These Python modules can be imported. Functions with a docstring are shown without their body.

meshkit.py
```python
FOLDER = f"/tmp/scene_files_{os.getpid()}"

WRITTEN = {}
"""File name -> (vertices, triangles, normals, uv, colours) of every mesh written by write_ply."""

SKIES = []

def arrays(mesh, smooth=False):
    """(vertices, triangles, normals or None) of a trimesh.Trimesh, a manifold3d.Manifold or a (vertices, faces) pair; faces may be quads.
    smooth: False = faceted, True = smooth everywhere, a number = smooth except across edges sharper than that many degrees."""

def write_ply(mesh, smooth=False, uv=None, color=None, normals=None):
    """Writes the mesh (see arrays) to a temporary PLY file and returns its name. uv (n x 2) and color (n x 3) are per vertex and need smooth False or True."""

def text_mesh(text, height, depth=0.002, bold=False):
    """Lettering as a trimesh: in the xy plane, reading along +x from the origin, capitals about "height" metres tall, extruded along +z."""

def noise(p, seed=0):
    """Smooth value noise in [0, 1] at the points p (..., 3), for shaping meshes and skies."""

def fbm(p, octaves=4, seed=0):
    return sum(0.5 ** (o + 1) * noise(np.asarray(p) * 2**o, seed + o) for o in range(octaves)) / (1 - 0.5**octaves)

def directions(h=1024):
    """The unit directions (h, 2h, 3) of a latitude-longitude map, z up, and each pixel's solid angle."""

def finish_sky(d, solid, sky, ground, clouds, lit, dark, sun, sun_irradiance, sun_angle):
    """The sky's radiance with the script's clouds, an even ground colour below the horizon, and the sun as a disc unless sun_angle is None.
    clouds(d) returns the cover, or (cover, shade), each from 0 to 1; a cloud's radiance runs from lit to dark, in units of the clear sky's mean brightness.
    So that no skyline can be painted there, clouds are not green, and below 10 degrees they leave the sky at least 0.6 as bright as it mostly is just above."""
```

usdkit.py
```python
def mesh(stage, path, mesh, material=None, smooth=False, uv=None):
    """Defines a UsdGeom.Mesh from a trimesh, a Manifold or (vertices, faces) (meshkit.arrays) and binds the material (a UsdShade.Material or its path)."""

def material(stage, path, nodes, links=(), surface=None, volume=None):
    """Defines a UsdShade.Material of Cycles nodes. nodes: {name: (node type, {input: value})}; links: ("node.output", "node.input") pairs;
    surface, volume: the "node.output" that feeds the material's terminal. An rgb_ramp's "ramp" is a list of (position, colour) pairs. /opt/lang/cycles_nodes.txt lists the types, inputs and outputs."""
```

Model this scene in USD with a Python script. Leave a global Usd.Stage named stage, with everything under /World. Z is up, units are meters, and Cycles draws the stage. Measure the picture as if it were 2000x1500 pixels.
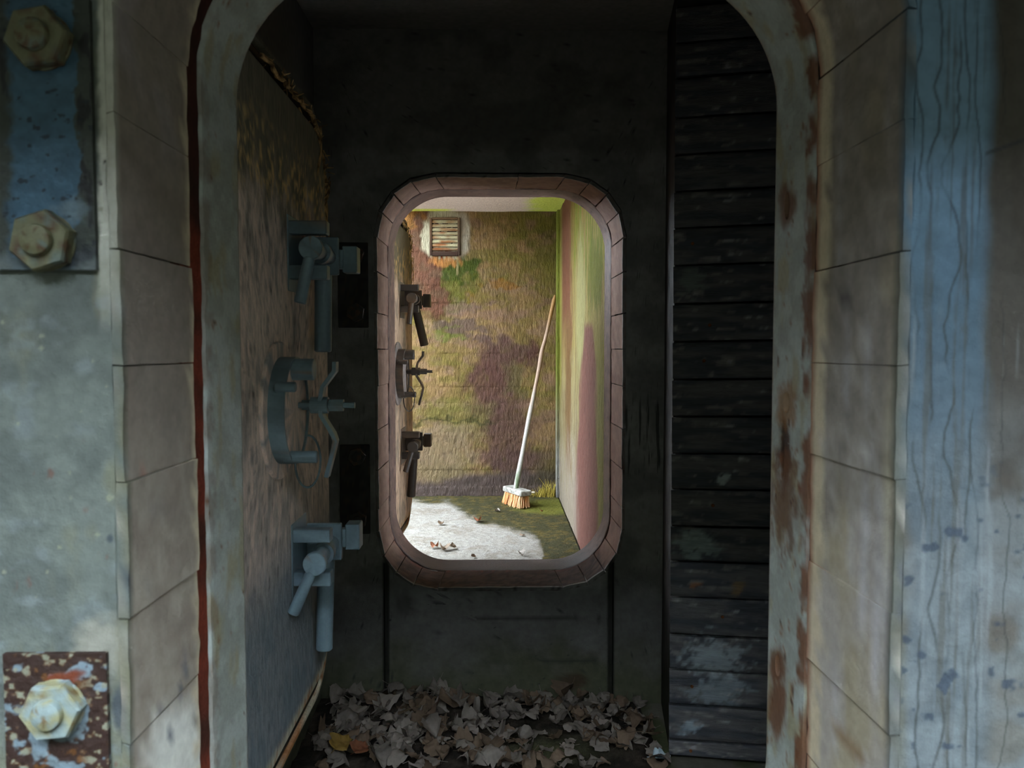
import math, random
import numpy as np
import trimesh, manifold3d as m3
import shapely.geometry as sg
import usdkit, meshkit
from pxr import Usd, UsdGeom, UsdLux, UsdShade, Gf, Sdf, Vt

stage = Usd.Stage.CreateInMemory()
UsdGeom.SetStageUpAxis(stage, UsdGeom.Tokens.z)
UsdGeom.SetStageMetersPerUnit(stage, 1.0)
UsdGeom.Xform.Define(stage, '/World'); UsdGeom.Scope.Define(stage, '/World/Looks')
T = Sdf.ValueTypeNames

# ------------------------------------------------------------------ camera
FPX, PITCH, YAW, EYE = 1600.0, math.radians(2.93), math.radians(1.25), np.array([0., 0., 1.26])
cam = UsdGeom.Camera.Define(stage, '/World/camera')
cam.CreateHorizontalApertureAttr(36.0); cam.CreateVerticalApertureAttr(27.0)
cam.CreateFocalLengthAttr(36.0 * FPX / 2000.0)
cam.CreateFStopAttr(9.0); cam.CreateFocusDistanceAttr(3.4)
cam.CreateExposureAttr(0.0)
cam.CreateClippingRangeAttr(Gf.Vec2f(0.02, 500.0))
cam.AddTranslateOp().Set(Gf.Vec3d(*EYE.tolist()))
cam.AddRotateXYZOp().Set(Gf.Vec3f(90.0 - math.degrees(PITCH), 0.0, -math.degrees(YAW)))
_f = np.array([math.sin(YAW) * math.cos(PITCH), math.cos(YAW) * math.cos(PITCH), -math.sin(PITCH)])
_r = np.array([math.cos(YAW), -math.sin(YAW), 0.0]); _u = np.cross(_r, _f)

# ------------------------------------------------------------------ sky and sun
dome = UsdLux.DomeLight.Define(stage, '/World/sky')
dome.CreateIntensityAttr(11.5); dome.CreateColorAttr(Gf.Vec3f(0.74, 0.88, 1.0))
sun = UsdLux.DistantLight.Define(stage, '/World/sun')                 # hazy sun, low on the left of the open rear court
SUN_AZ, SUN_EL = math.radians(-9.0), math.radians(24.0)               # the way the light travels: +X, a little towards the viewer, down
sun.CreateIntensityAttr(15.5); sun.CreateAngleAttr(6.0); sun.CreateColorAttr(Gf.Vec3f(1.0, 0.84, 0.62))
_d = np.array([math.cos(SUN_EL) * math.cos(SUN_AZ), math.cos(SUN_EL) * math.sin(SUN_AZ), -math.sin(SUN_EL)])
_z = -_d; _x = np.cross([0, 0, 1.0], _z); _x /= np.linalg.norm(_x); _y = np.cross(_z, _x)
sun.AddTransformOp().Set(Gf.Matrix4d(*[float(v) for row in (np.r_[_x, 0], np.r_[_y, 0], np.r_[_z, 0], [0, 0, 3.0, 1]) for v in row]))

# ------------------------------------------------------------------ helpers
def at(px, py, Y=None, X=None, Z=None):
    """The point of a real plane (Y, X or Z constant) seen at a pixel of the photograph."""
    d = _f + _r * (px - 1000.0) / FPX + _u * (750.0 - py) / FPX
    t = (Y - EYE[1]) / d[1] if Y is not None else (X - EYE[0]) / d[0] if X is not None else (Z - EYE[2]) / d[2]
    return EYE + d * t

def proj(p):
    q = np.asarray(p, float) - EYE
    w = q @ _f
    return 1000.0 + FPX * (q @ _r) / w, 750.0 - FPX * (q @ _u) / w

def S(r, g, b):
    c = np.array([r, g, b], float) / 255.0
    return np.where(c <= 0.04045, c / 12.92, ((c + 0.055) / 1.055) ** 2.4)

def fb(p, scale, seed=0, oct=4):
    return meshkit.fbm(np.asarray(p, float) * np.asarray(scale, float), oct, seed)

def ss(x, a, b):
    t = np.clip((np.asarray(x, float) - a) / (b - a), 0, 1)
    return t * t * (3 - 2 * t)

def mixc(c, d, m):
    return c * (1 - m[:, None]) + np.asarray(d)[None, :] * m[:, None] if np.ndim(d) == 1 else c * (1 - m[:, None]) + d * m[:, None]

def gain(f, k):
    return lambda p: f(p) * np.asarray(k, float)

def flat(p, c):
    return np.tile(np.asarray(c, float), (len(p), 1))

def blob(u, v, cu, cv, ru, rv, n=0.0, edge=0.35):
    d = np.sqrt(((u - cu) / ru) ** 2 + ((v - cv) / rv) ** 2) + n
    return 1 - ss(d, 1 - edge, 1 + edge)

taken, origin = {}, {}
def numbered(parent, name):
    k = taken.get((parent, name), 0); taken[(parent, name)] = k + 1
    return f'{parent}/{name}' if k == 0 else f'{parent}/{name}_{k:03d}'

def tag(prim, label=None, cat=None, group=None, kind=None):
    for k, v in (('label', label), ('category', cat), ('group', group), ('kind', kind)):
        if v: prim.SetCustomDataByKey(k, v)
    return prim

def thing(name, label, cat, loc=(0, 0, 0), group=None, kind=None):
    path = numbered('/World', name)
    x = UsdGeom.Xform.Define(stage, path)
    x.AddTranslateOp().Set(Gf.Vec3d(*[float(c) for c in loc])); origin[path] = np.asarray(loc, float)
    tag(x.GetPrim(), label, cat, group, kind)
    return path

def put(name, mesh, mat, parent='/World', smooth=30, col=None, label=None, cat=None, group=None, kind=None):
    """ONE mesh prim, its points given in world space. Returns its path."""
    path = numbered(parent, name)
    v, f, n = meshkit.arrays(mesh, smooth)
    o = np.zeros(3) if parent == '/World' else origin[parent]
    origin[path] = o
    m = usdkit.mesh(stage, path, (v - o, f), mat, False)
    if n is not None:
        m.CreateNormalsAttr(Vt.Vec3fArray.FromNumpy(n.astype(np.float32))); m.SetNormalsInterpolation('vertex')
    if col is not None:
        c = np.clip(col(v) if callable(col) else np.tile(col, (len(v), 1)), 0.002, 0.95)
        UsdGeom.PrimvarsAPI(m).CreatePrimvar('Col', T.Color3fArray, 'vertex').Set(Vt.Vec3fArray.FromNumpy(c.astype(np.float32)))
    tag(m.GetPrim(), label, cat, group, kind)
    return path

def box(x0, x1, y0, y1, z0, z1, bevel=0.0):
    if bevel <= 0:
        b = trimesh.creation.box([x1 - x0, y1 - y0, z1 - z0]); b.apply_translation([(x0 + x1) / 2, (y0 + y1) / 2, (z0 + z1) / 2]); return b
    pts = []
    for X, sx in ((x0, 1), (x1, -1)):
        for Y, sy in ((y0, 1), (y1, -1)):
            for Z, sz in ((z0, 1), (z1, -1)):
                pts += [[X, Y + sy * bevel, Z + sz * bevel], [X + sx * bevel, Y, Z + sz * bevel], [X + sx * bevel, Y + sy * bevel, Z]]
    return trimesh.convex.convex_hull(np.array(pts))

def rod(a, b, r, sides=20, r2=None, bevel=0.0):
    a, b = np.asarray(a, float), np.asarray(b, float)
    t = (b - a) / np.linalg.norm(b - a); h = np.linalg.norm(b - a)
    s = np.cross(t, [0, 0, 1.0] if abs(t[2]) < 0.9 else [1.0, 0, 0]); s /= np.linalg.norm(s); q = np.cross(t, s)
    r2 = r if r2 is None else r2
    prof = [(0, r), (h, r2)] if bevel <= 0 else [(0, r - bevel), (bevel, r), (h - bevel, r2), (h, r2 - bevel)]
    ang = np.arange(sides) * 2 * np.pi / sides
    rings = np.array([a + t * y + rr * (np.cos(ang)[:, None] * s + np.sin(ang)[:, None] * q) for y, rr in prof])
    return sweep(rings, closed_k=True, caps=True)

def sweep(sec, closed_k=True, caps=True, closed_n=False):
    """Sections (n, k, 3) joined in a strip; closed around k, ends capped."""
    sec = np.asarray(sec, float); n, k = sec.shape[:2]
    v = sec.reshape(-1, 3); q = []
    I = np.arange(n if closed_n else n - 1); J = np.arange(k if closed_k else k - 1)
    i, j = np.meshgrid(I, J, indexing='ij'); i2, j2 = (i + 1) % n, (j + 1) % k
    a, b, c, d = i * k + j, i * k + j2, i2 * k + j2, i2 * k + j
    f = np.vstack([np.stack([a, b, c], -1).reshape(-1, 3), np.stack([a, c, d], -1).reshape(-1, 3)])
    if caps and not closed_n:
        extra, ff = [], []
        for e, rev in ((0, True), (n - 1, False)):
            cidx = len(v) + len(extra); extra.append(sec[e].mean(0))
            for jj in range(k):
                x, y = e * k + jj, e * k + (jj + 1) % k
                ff.append([cidx, y, x] if rev else [cidx, x, y])
        v = np.vstack([v, extra]); f = np.vstack([f, ff])
    m = trimesh.Trimesh(v, f, process=False)
    if m.volume < 0: m.invert()
    return m

def tube(pts, r, sides=8):
    p = np.asarray(pts, float); t = np.gradient(p, axis=0); t /= np.linalg.norm(t, axis=1, keepdims=True) + 1e-12
    ref = np.array([0.31, 0.17, 0.93]); s = np.cross(t, ref); s /= np.linalg.norm(s, axis=1, keepdims=True); q = np.cross(t, s)
    ang = np.arange(sides) * 2 * np.pi / sides; R = np.broadcast_to(r, (len(p),))
    return sweep(p[:, None] + R[:, None, None] * (np.cos(ang)[None, :, None] * s[:, None] + np.sin(ang)[None, :, None] * q[:, None]))

def join(*ms):
    return trimesh.util.concatenate([x for x in ms])

def slab(o, e1, e2, nrm, L1, L2, n1, n2, thick, disp=None):
    """A slab whose front is a dense grid (o + e1*a + e2*b) pushed along nrm by disp(points); flat back."""
    o, e1, e2, nrm = (np.asarray(x, float) for x in (o, e1, e2, nrm))
    a, b = np.meshgrid(np.linspace(0, L1, n1), np.linspace(0, L2, n2), indexing='ij')
    p = (o + a[..., None] * e1 + b[..., None] * e2).reshape(-1, 3)
    if disp is not None: p = p + nrm * disp(p)[:, None]
    i, j = np.meshgrid(np.arange(n1 - 1), np.arange(n2 - 1), indexing='ij'); k = i * n2 + j
    f = np.vstack([np.stack([k, k + n2, k + n2 + 1], -1).reshape(-1, 3), np.stack([k, k + n2 + 1, k + 1], -1).reshape(-1, 3)])
    edge = [x * n2 for x in range(n1)] + [(n1 - 1) * n2 + y for y in range(1, n2)] + [x * n2 + n2 - 1 for x in range(n1 - 2, -1, -1)] + [y for y in range(n2 - 2, 0, -1)]
    bk = np.array([o + e1 * ((x // n2) / (n1 - 1) * L1) + e2 * ((x % n2) / (n2 - 1) * L2) - nrm * thick for x in edge])
    N, M = len(p), len(edge); v = np.vstack([p, bk, bk.mean(0)[None]]); ff = []
    for x in range(M):
        y = (x + 1) % M
        ff += [[edge[x], N + x, N + y], [edge[x], N + y, edge[y]], [N + M, N + y, N + x]]
    m = trimesh.Trimesh(v, np.vstack([f, ff]), process=False)
    if m.volume < 0: m.invert()
    return m

def refine(mesh, edge):
    v, f = trimesh.remesh.subdivide_to_size(mesh.vertices, mesh.faces, edge, max_iter=14)
    return trimesh.Trimesh(v, f, process=False)

def to_manifold(m):
    m = trimesh.Trimesh(m.vertices, m.faces, process=True)
    return m3.Manifold(m3.Mesh(np.asarray(m.vertices, np.float32), np.asarray(m.faces, np.uint32)))

def from_manifold(m):
    x = m.to_mesh(); return trimesh.Trimesh(np.asarray(x.vert_properties[:, :3], float), np.asarray(x.tri_verts), process=False)

# ------------------------------------------------------------------ materials
def look(name, rough=0.85, spec=0.25, bump=0.6, scale=60.0, dist=0.004, grain=0.25, stretch=(1, 1, 1), metallic=0.0, base=None, fine=400.0, vary=None):
    """Vertex colour (or a plain base) broken up by grain, with bumps at two sizes."""
    nodes = {
        'geo': ('geometry', {}),
        'map': ('mapping', {'scale': tuple(float(s) for s in stretch)}),
        'n1': ('noise_texture', {'scale': float(scale), 'detail': 6.0, 'roughness': 0.62}),
        'n2': ('noise_texture', {'scale': float(fine), 'detail': 3.0, 'roughness': 0.6}),
        'amp': ('map_range', {'from_min': 0.25, 'from_max': 0.75, 'to_min': 1.0 - grain, 'to_max': 1.0 + grain, 'clamp': True}),
        'comb': ('combine_color', {}),
        'mul': ('mix', {'mix_type': 'multiply', 'fac': 1.0}),
        'sum': ('math', {'math_type': 'multiply_add', 'value2': 0.3}),
        'bump': ('bump', {'strength': float(bump), 'distance': float(dist)}),
        'p': ('principled_bsdf', {'roughness': float(rough), 'specular_ior_level': float(spec), 'metallic': float(metallic)}),
    }
    links = [('geo.position', 'map.vector'), ('map.vector', 'n1.vector'), ('map.vector', 'n2.vector'), ('n1.fac', 'amp.value'),
             ('amp.result', 'comb.r'), ('amp.result', 'comb.g'), ('amp.result', 'comb.b'), ('comb.color', 'mul.color2'),
             ('n2.fac', 'sum.value1'), ('n1.fac', 'sum.value3'), ('sum.value', 'bump.height'), ('bump.normal', 'p.normal'), ('mul.color', 'p.base_color')]
    if base is None:
        nodes['col'] = ('attribute', {'attribute': 'Col'}); links.append(('col.color', 'mul.color1'))
    else:
        nodes['mul'][1]['color1'] = tuple(float(x) for x in base)
    return usdkit.material(stage, f'/World/Looks/{name}', nodes, links, surface='p.BSDF')

M_front = look('front_concrete', 0.8, 0.3, 0.55, 70, 0.004, 0.16)
M_reveal = look('reveal_concrete', 0.85, 0.2, 0.6, 55, 0.004, 0.16)
M_frame = look('frame_paint', 0.62, 0.35, 0.55, 130, 0.003, 0.14)
M_leaf = look('door_paint', 0.75, 0.25, 1.0, 90, 0.006, 0.3, stretch=(1, 1, 0.33))
M_steel = look('dog_paint', 0.45, 0.4, 0.25, 120, 0.002, 0.12)
M_plate = look('plate_paint', 0.6, 0.35, 0.6, 110, 0.003, 0.15)
M_rust = look('rust', 0.9, 0.15, 0.9, 150, 0.004, 0.3)
M_rear = look('rear_concrete', 0.9, 0.15, 0.95, 60, 0.016, 0.24, stretch=(1, 1, 0.30), fine=190)
M_dark = look('chamber_concrete', 0.92, 0.12, 0.5, 40, 0.005, 0.2)
M_floor = look('rear_floor', 0.95, 0.1, 0.9, 45, 0.012, 0.22, fine=160)
M_wood = look('tarred_wood', 0.6, 0.3, 0.7, 60, 0.004, 0.35, stretch=(0.25, 0.25, 1.6))
M_pale = look('broom_wood', 0.6, 0.3, 0.3, 80, 0.002, 0.15)
M_bristle = look('bristle', 0.7, 0.3, 0.3, 200, 0.001, 0.35)
M_litter = look('leaf_litter', 0.9, 0.15, 0.8, 80, 0.006, 0.4)
M_soil = look('outside_ground', 0.95, 0.1, 0.5, 8, 0.02, 0.25, base=S(48, 45, 38))

M_gravel = look('bounce_gravel', 0.95, 0.1, 0.4, 12, 0.02, 0.15, base=S(214, 204, 186))  # unseen ground, made pale to bounce sun through the far doorway

def leaf_look(name, c):
    return usdkit.material(stage, f'/World/Looks/{name}', {
        'geo': ('geometry', {}), 'n': ('noise_texture', {'scale': 90.0, 'detail': 4.0}),
        'oi': ('object_info', {}), 'r': ('rgb_ramp', {'ramp': [(0.0, tuple(c * 0.55)), (0.5, tuple(c)), (1.0, tuple(np.clip(c * 1.5, 0, 0.9)))]}),
        'a': ('math', {'math_type': 'multiply_add', 'value2': 0.55}), 's': ('math', {'math_type': 'subtract', 'value2': 0.02}),
        'v': ('math', {'math_type': 'multiply', 'value2': 0.42}),
        'b': ('bump', {'strength': 0.5, 'distance': 0.003}),
        'p': ('principled_bsdf', {'roughness': 0.75, 'specular_ior_level': 0.25}),
        't': ('translucent_bsdf', {}), 'm': ('mix_closure', {'fac': 0.12})},
        [('geo.position', 'n.vector'), ('oi.random', 'v.value1'), ('n.fac', 'a.value1'), ('v.value', 'a.value3'), ('a.value', 's.value1'), ('s.value', 'r.fac'), ('n.fac', 'b.height'), ('b.normal', 'p.normal'),
         ('r.color', 'p.base_color'), ('r.color', 't.color'), ('p.BSDF', 'm.closure1'), ('t.BSDF', 'm.closure2')], surface='m.closure')
L_grey, L_brown, L_yellow, L_orange = leaf_look('leaf_grey', S(118, 108, 100)), leaf_look('leaf_brown', S(104, 86, 70)), leaf_look('leaf_yellow', S(132, 104, 48)), leaf_look('leaf_orange', S(124, 76, 52))

# ------------------------------------------------------------------ the two armoured doorways: one pattern, 1.91 m apart
CX, CZ = 0.022, 1.113
Y1, Y2 = 0.88, 2.79                    # front planes of the outer wall and of the middle wall
REV, LIN = 0.205, 0.36                 # where the concrete reveal ends; where the steel frame ends
rng = np.random.default_rng(5)

FAC = [0.0, 0.27, 0.5, 0.73, 1.0]      # facet breaks of a cast corner
def outline(sec, t, hw, hh, r, facet=False):
    """A point of a rounded rectangle. Sections: 0 right (up), 1 TR, 2 top (leftwards), 3 TL, 4 left (down), 5 BL, 6 bottom, 7 BR."""
    sx, sz = hw - r, hh - r
    if sec == 0: return hw, -sz + 2 * sz * t
    if sec == 2: return sx - 2 * sx * t, hh
    if sec == 4: return -hw, sz - 2 * sz * t
    if sec == 6: return -sx + 2 * sx * t, -hh
    c = {1: (sx, sz), 3: (-sx, sz), 5: (-sx, -sz), 7: (sx, -sz)}[sec]; a0 = {1: 0, 3: 90, 5: 180, 7: 270}[sec]
    def arc(x):
        a = math.radians(a0 + 90 * x); return np.array([c[0] + r * math.cos(a), c[1] + r * math.sin(a)])
    if not facet: return tuple(arc(t))
    k = min(max(int(np.searchsorted(FAC, t, 'right')) - 1, 0), len(FAC) - 2)
    w = (t - FAC[k]) / (FAC[k + 1] - FAC[k]); return tuple(arc(FAC[k]) * (1 - w) + arc(FAC[k + 1]) * w)

def ring(n_side=24, n_top=16, n_corner=16):
    us = []
    for s in range(8):
        n = n_side if s in (0, 4) else n_top if s in (2, 6) else n_corner
        us += [(s, k / n) for k in range(n)]
    return us

def wall_with_opening(y0, x0, x1, z0, z1, depth, grooves=()):
    """The concrete round the opening as one solid: a plate with a rounded hole for the reveal blocks and the frame."""
    hole = [outline(s, t, 0.416 + 0.012, 0.70 + 0.012, 0.211, s % 2 == 1) for s, t in [(q, x) for q in range(8) for x in ([0.0] if q % 2 == 0 else FAC[:-1])]]
    hole = [(x + CX, z + CZ + 0.005) for x, z in hole]
    sh = sg.Polygon([(x0, z0), (x1, z0), (x1, z1), (x0, z1)], [hole])
    m = trimesh.creation.extrude_polygon(sh, depth, engine='earcut')
    v = np.array(m.vertices); v = np.stack([v[:, 0], y0 + v[:, 2], v[:, 1]], 1)
    m = trimesh.Trimesh(v, m.faces, process=False)
    if m.volume < 0: m.invert()
    for gx0, gx1, gz0, gz1, gd in grooves:
        m = from_manifold(to_manifold(m) - to_manifold(box(gx0, gx1, y0 - 0.01, y0 + gd, gz0, gz1)))
    return m

def reveal_blocks(y0, parent, colf, groove_left, groove_right, step=.0025, gaps=(.0003, .0005, .0009)):
    """Cast concrete blocks lining the opening, one mesh each, with recessed joints."""
    cuts = []                          # (section, t0, t1)
    zs = [1.638, 1.498, 1.358, 1.235, 1.11, 0.962, 0.824, 0.69, 0.57]
    hh = 0.70; r = 0.20
    for s in (0, 4):
        lo, hi = CZ - (hh - r), CZ + (hh - r)
        b = [0.0] + sorted((z - lo) / (hi - lo) for z in zs if lo + 0.03 < z < hi - 0.03) + [1.0]
        if s == 4: b = sorted(1 - x for x in b)
        cuts += [(s, a, c) for a, c in zip(b[:-1], b[1:])]
    for s in (1, 3, 5, 7): cuts += [(s, a, c) for a, c in zip(FAC[:-1], FAC[1:])]
    cuts += [(2, 0.0, 0.36), (2, 0.36, 1.0), (6, 0.0, 1.0)]
    for ci, (s, a, c) in enumerate(cuts):
        g = rng.choice(gaps) / ({0: 1.0, 4: 1.0, 2: 0.43, 6: 0.43}.get(s, 0.314))
        n = max(5, int((c - a) * (60 if s in (0, 4) else 40 if s in (2, 6) else 30)))
        prou = rng.uniform(-step, step)
        secs = []
        for t in np.linspace(a + g, c - g, n):
            pts = []
            side = s in (4, 3, 5)
            end = REV - (groove_left if side else groove_right)
            def P(y, hw, hh_, rr, fac, lip):
                x, z = outline(s, t, hw, hh_, rr, fac); return np.array([x + CX, y0 + y, z + CZ + 0.005 * (1 - y / REV)]) , lip
            for y in np.linspace(-0.004, end, 14):
                w = max(0, min(1, y / REV))
                fhw, fhh = 0.416 - 0.010 * w, 0.700 - 0.003 * w
                x1_, z1_ = outline(s, t, fhw, fhh, 0.20, True); x2_, z2_ = outline(s, t, fhw, fhh, 0.205, False)
                x, z = x1_ * (1 - w) + x2_ * w, z1_ * (1 - w) + z2_ * w
                L = math.hypot(x, z); k = 1 + prou / L
                pts.append([x * k + CX, y0 + y, z * k + CZ])
            for y in (end, -0.004):
                x, z = outline(s, t, 0.416 + 0.0116, 0.70 + 0.0116, 0.2106, True); pts.append([x + CX, y0 + y + (0.0 if y > 0 else 0.004), z + CZ])
            secs.append(pts)
        secs = np.array(secs)
        p = secs.reshape(-1, 3); nz = (fb(p, 38, 11, 3) - 0.5)
        d = p - np.array([CX, 0, CZ]); d[:, 1] = 0; d /= np.linalg.norm(d, axis=1, keepdims=True)
        p = p + d * nz[:, None] * 0.005
        edge = (p[:, 1] > y0 + REV - 0.09) & (p[:, 1] > y0 + 0.12)
        p[:, 1] += np.where(edge, (fb(p, 60, 4, 3) - 0.5) * 0.012, 0)
        put('reveal_block', sweep(p.reshape(secs.shape)), M_reveal, parent, 35, colf)

def steel_frame(y0, name, label, colf, holes):
    us = ring(44, 28, 20); secs = []
    prof = [(0.222, 0.413), (0.226, 0.4075), (0.235, 0.406), (0.26, 0.4052), (0.285, 0.4045), (0.31, 0.4035), (0.335, 0.402), (0.350, 0.4005), (0.357, 0.4015), (0.36, 0.405), (0.36, 0.4235), (0.30, 0.4238), (0.222, 0.4238)]
    for s, t in us:
        row = []
        for y, hw in prof:
            x, z = outline(s, t, hw, hw + 0.296, 0.203 + (hw - 0.40))
            row.append([x + CX, y0 + y, z + CZ])
        secs.append(row)
    secs = np.array(secs); p = secs.reshape(-1, 3)
    jag = p[:, 1] < y0 + 0.23
    p[:, 1] += np.where(jag, (fb(p, 55, 21, 3) - 0.5) * 0.016, 0)
    m = to_manifold(sweep(p.reshape(secs.shape), closed_n=True))
    for hx, hy, hz, ry, rz, dep in holes:
        c = trimesh.creation.icosphere(3); c.apply_scale([dep, ry, rz]); c.apply_translation([hx, hy, hz]); m = m - to_manifold(c)
    m = refine(from_manifold(m), 0.012)
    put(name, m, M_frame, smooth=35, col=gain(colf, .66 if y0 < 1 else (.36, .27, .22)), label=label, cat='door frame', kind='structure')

def red_strip(y0, parent, colf):
    """Red-lead putty in the recess between the concrete and the steel."""
    us = ring(40, 20, 16); secs = []
    for s, t in us:
        row = []
        for y, hw in ((0.150, 0.4115), (0.24, 0.4115), (0.24, 0.4238), (0.150, 0.4238)):
            x, z = outline(s, t, hw, hw + 0.294, 0.205); row.append([x + CX, y0 + y, z + CZ])
        secs.append(row)
    put('putty_strip', sweep(np.array(secs), closed_n=True), M_rust, parent, 35, colf, label='rust red putty strip between concrete and steel')

# ---- colours of the outer wall
def col_front(p):
    u, v = proj(p); n = fb(p, 16, 1); n2 = fb(p, 45, 2); n3 = fb(p, 120, 3, 3)
    left = u < 900
    # left side: grey green paint, chalky strip near the corner, yellow lichen
    c = flat(p, S(172, 180, 170)); c = mixc(c, S(150, 158, 150), ss(n, .42, .62)); c = mixc(c, S(186, 186, 158), ss(fb(p, (22, 22, 9), 7), .52, .7) * .8)
    c = mixc(c, S(190, 200, 200), ss(fb(p, (30, 30, 30), 8), .55, .7) * .7)
    c = mixc(c, S(208, 204, 190) * 2.6, (ss(u + (n2 - .5) * 20, 186, 198) * (1 - ss(v + (n2 - .5) * 120, 420, 680))) * .9)  # chalk made paler at the top to offset the roof shade
    c = mixc(c, S(222, 218, 200), blob(u, v, 215, 1265, 70, 55, (n2 - .5) * 1.2))
    c = mixc(c, S(188, 182, 148), ss(u, 218, 238) * ss(n2, .40, .6) * .7)
    c = mixc(c, S(70, 52, 56), ss(n3, .70, .76) * ss(u, 185, 200) * (1 - ss(v, 500, 640)))
    c = mixc(c, S(176, 96, 76), ss(fb(p, (60, 60, 25), 9), .70, .78) * ss(v, 850, 900) * .6)
    c = mixc(c, S(232, 232, 200), ss(fb(p, 75, 12, 2), .85, .90) * .7)
    c = mixc(c, S(92, 104, 120), (blob(u, v, 245, 1140, 12, 16) + blob(u, v, 235, 1385, 14, 46, (n2 - .5)) + blob(u, v, 215, 1052, 6, 8)) * .8)
    ws = ss(fb(p, (60, 60, 12), 15), .58, .72) * (1 - ss(v, 150, 560)) * ss(u, 150, 170)
    c = mixc(c, S(120, 120, 118), ws * .6)
    # right side: pale grey with a blue drip band and tan margin
    d = flat(p, S(168, 166, 158)); d = mixc(d, S(150, 140, 128), ss(fb(p, (40, 40, 5), 31), .45, .65) * .8)
    wob = (fb(p, (14, 14, 7), 33) - .5) * 80
    d = mixc(d, S(112, 100, 88), ss(u + (n - .5) * 40, 1890, 1935) * (1 - ss(v + (n - .5) * 400, 800, 1200)) * .8); band = ss(u + wob, 1752, 1792) * (1 - ss(u + wob * .7, 1905, 1950))
    d = mixc(d, S(132, 164, 186), band * (1 - ss(v, 500, 1150) * .55)); d = mixc(d, S(132, 164, 190) * 1.9, band * (1 - ss(v + (n - .5) * 300, 300, 620)))  # upper part of the band brightened in colour against the roof shade
    d = mixc(d, S(186, 196, 200), ss(v, 700, 1150) * ss(n, .35, .6) * .75)
    d = mixc(d, S(160, 158, 136), (1 - ss(np.abs(u - 1752 - wob * .15), 6, 26)) * ss(v, 300, 600) * .6)
    for k, (u0, amp, w) in enumerate(((1797, 16, 3.2), (1828, 22, 3.6), (1862, 26, 3.4), (1884, 10, 3.0), (1905, 12, 2.4), (1960, 18, 2.0))):
        path = u0 + (meshkit.fbm(np.stack([v / 170.0, v * 0 + k * 7.3, v * 0], 1), 4, 40 + k) - .5) * 3.4 * amp
        d = mixc(d, S(84, 86, 82), (1 - ss(np.abs(u - path), w * .3, w * 1.2)) * .62 * ss(fb(p, (8, 8, 9), 50 + k), .34, .56))
    strk = ss(fb(p, (130, 130, 3.2), 35, 3), .56, .7)
    d = mixc(d, S(128, 122, 108), strk * .55); d = mixc(d, S(205, 212, 216), ss(fb(p, (110, 110, 4), 36, 3), .6, .74) * ss(v, 300, 800) * .6)
    d = mixc(d, S(92, 108, 130), ss(fb(p, 58, 37, 3), .66, .74) * ss(v, 850, 1000) * .8)
    d = mixc(d, S(88, 90, 96), (1 - ss(np.abs(v - (300 - (u - 1925) * .35)), 2, 6)) * ss(u, 1920, 1930) * .7)
    return np.where(left[:, None], c, d)

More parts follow.
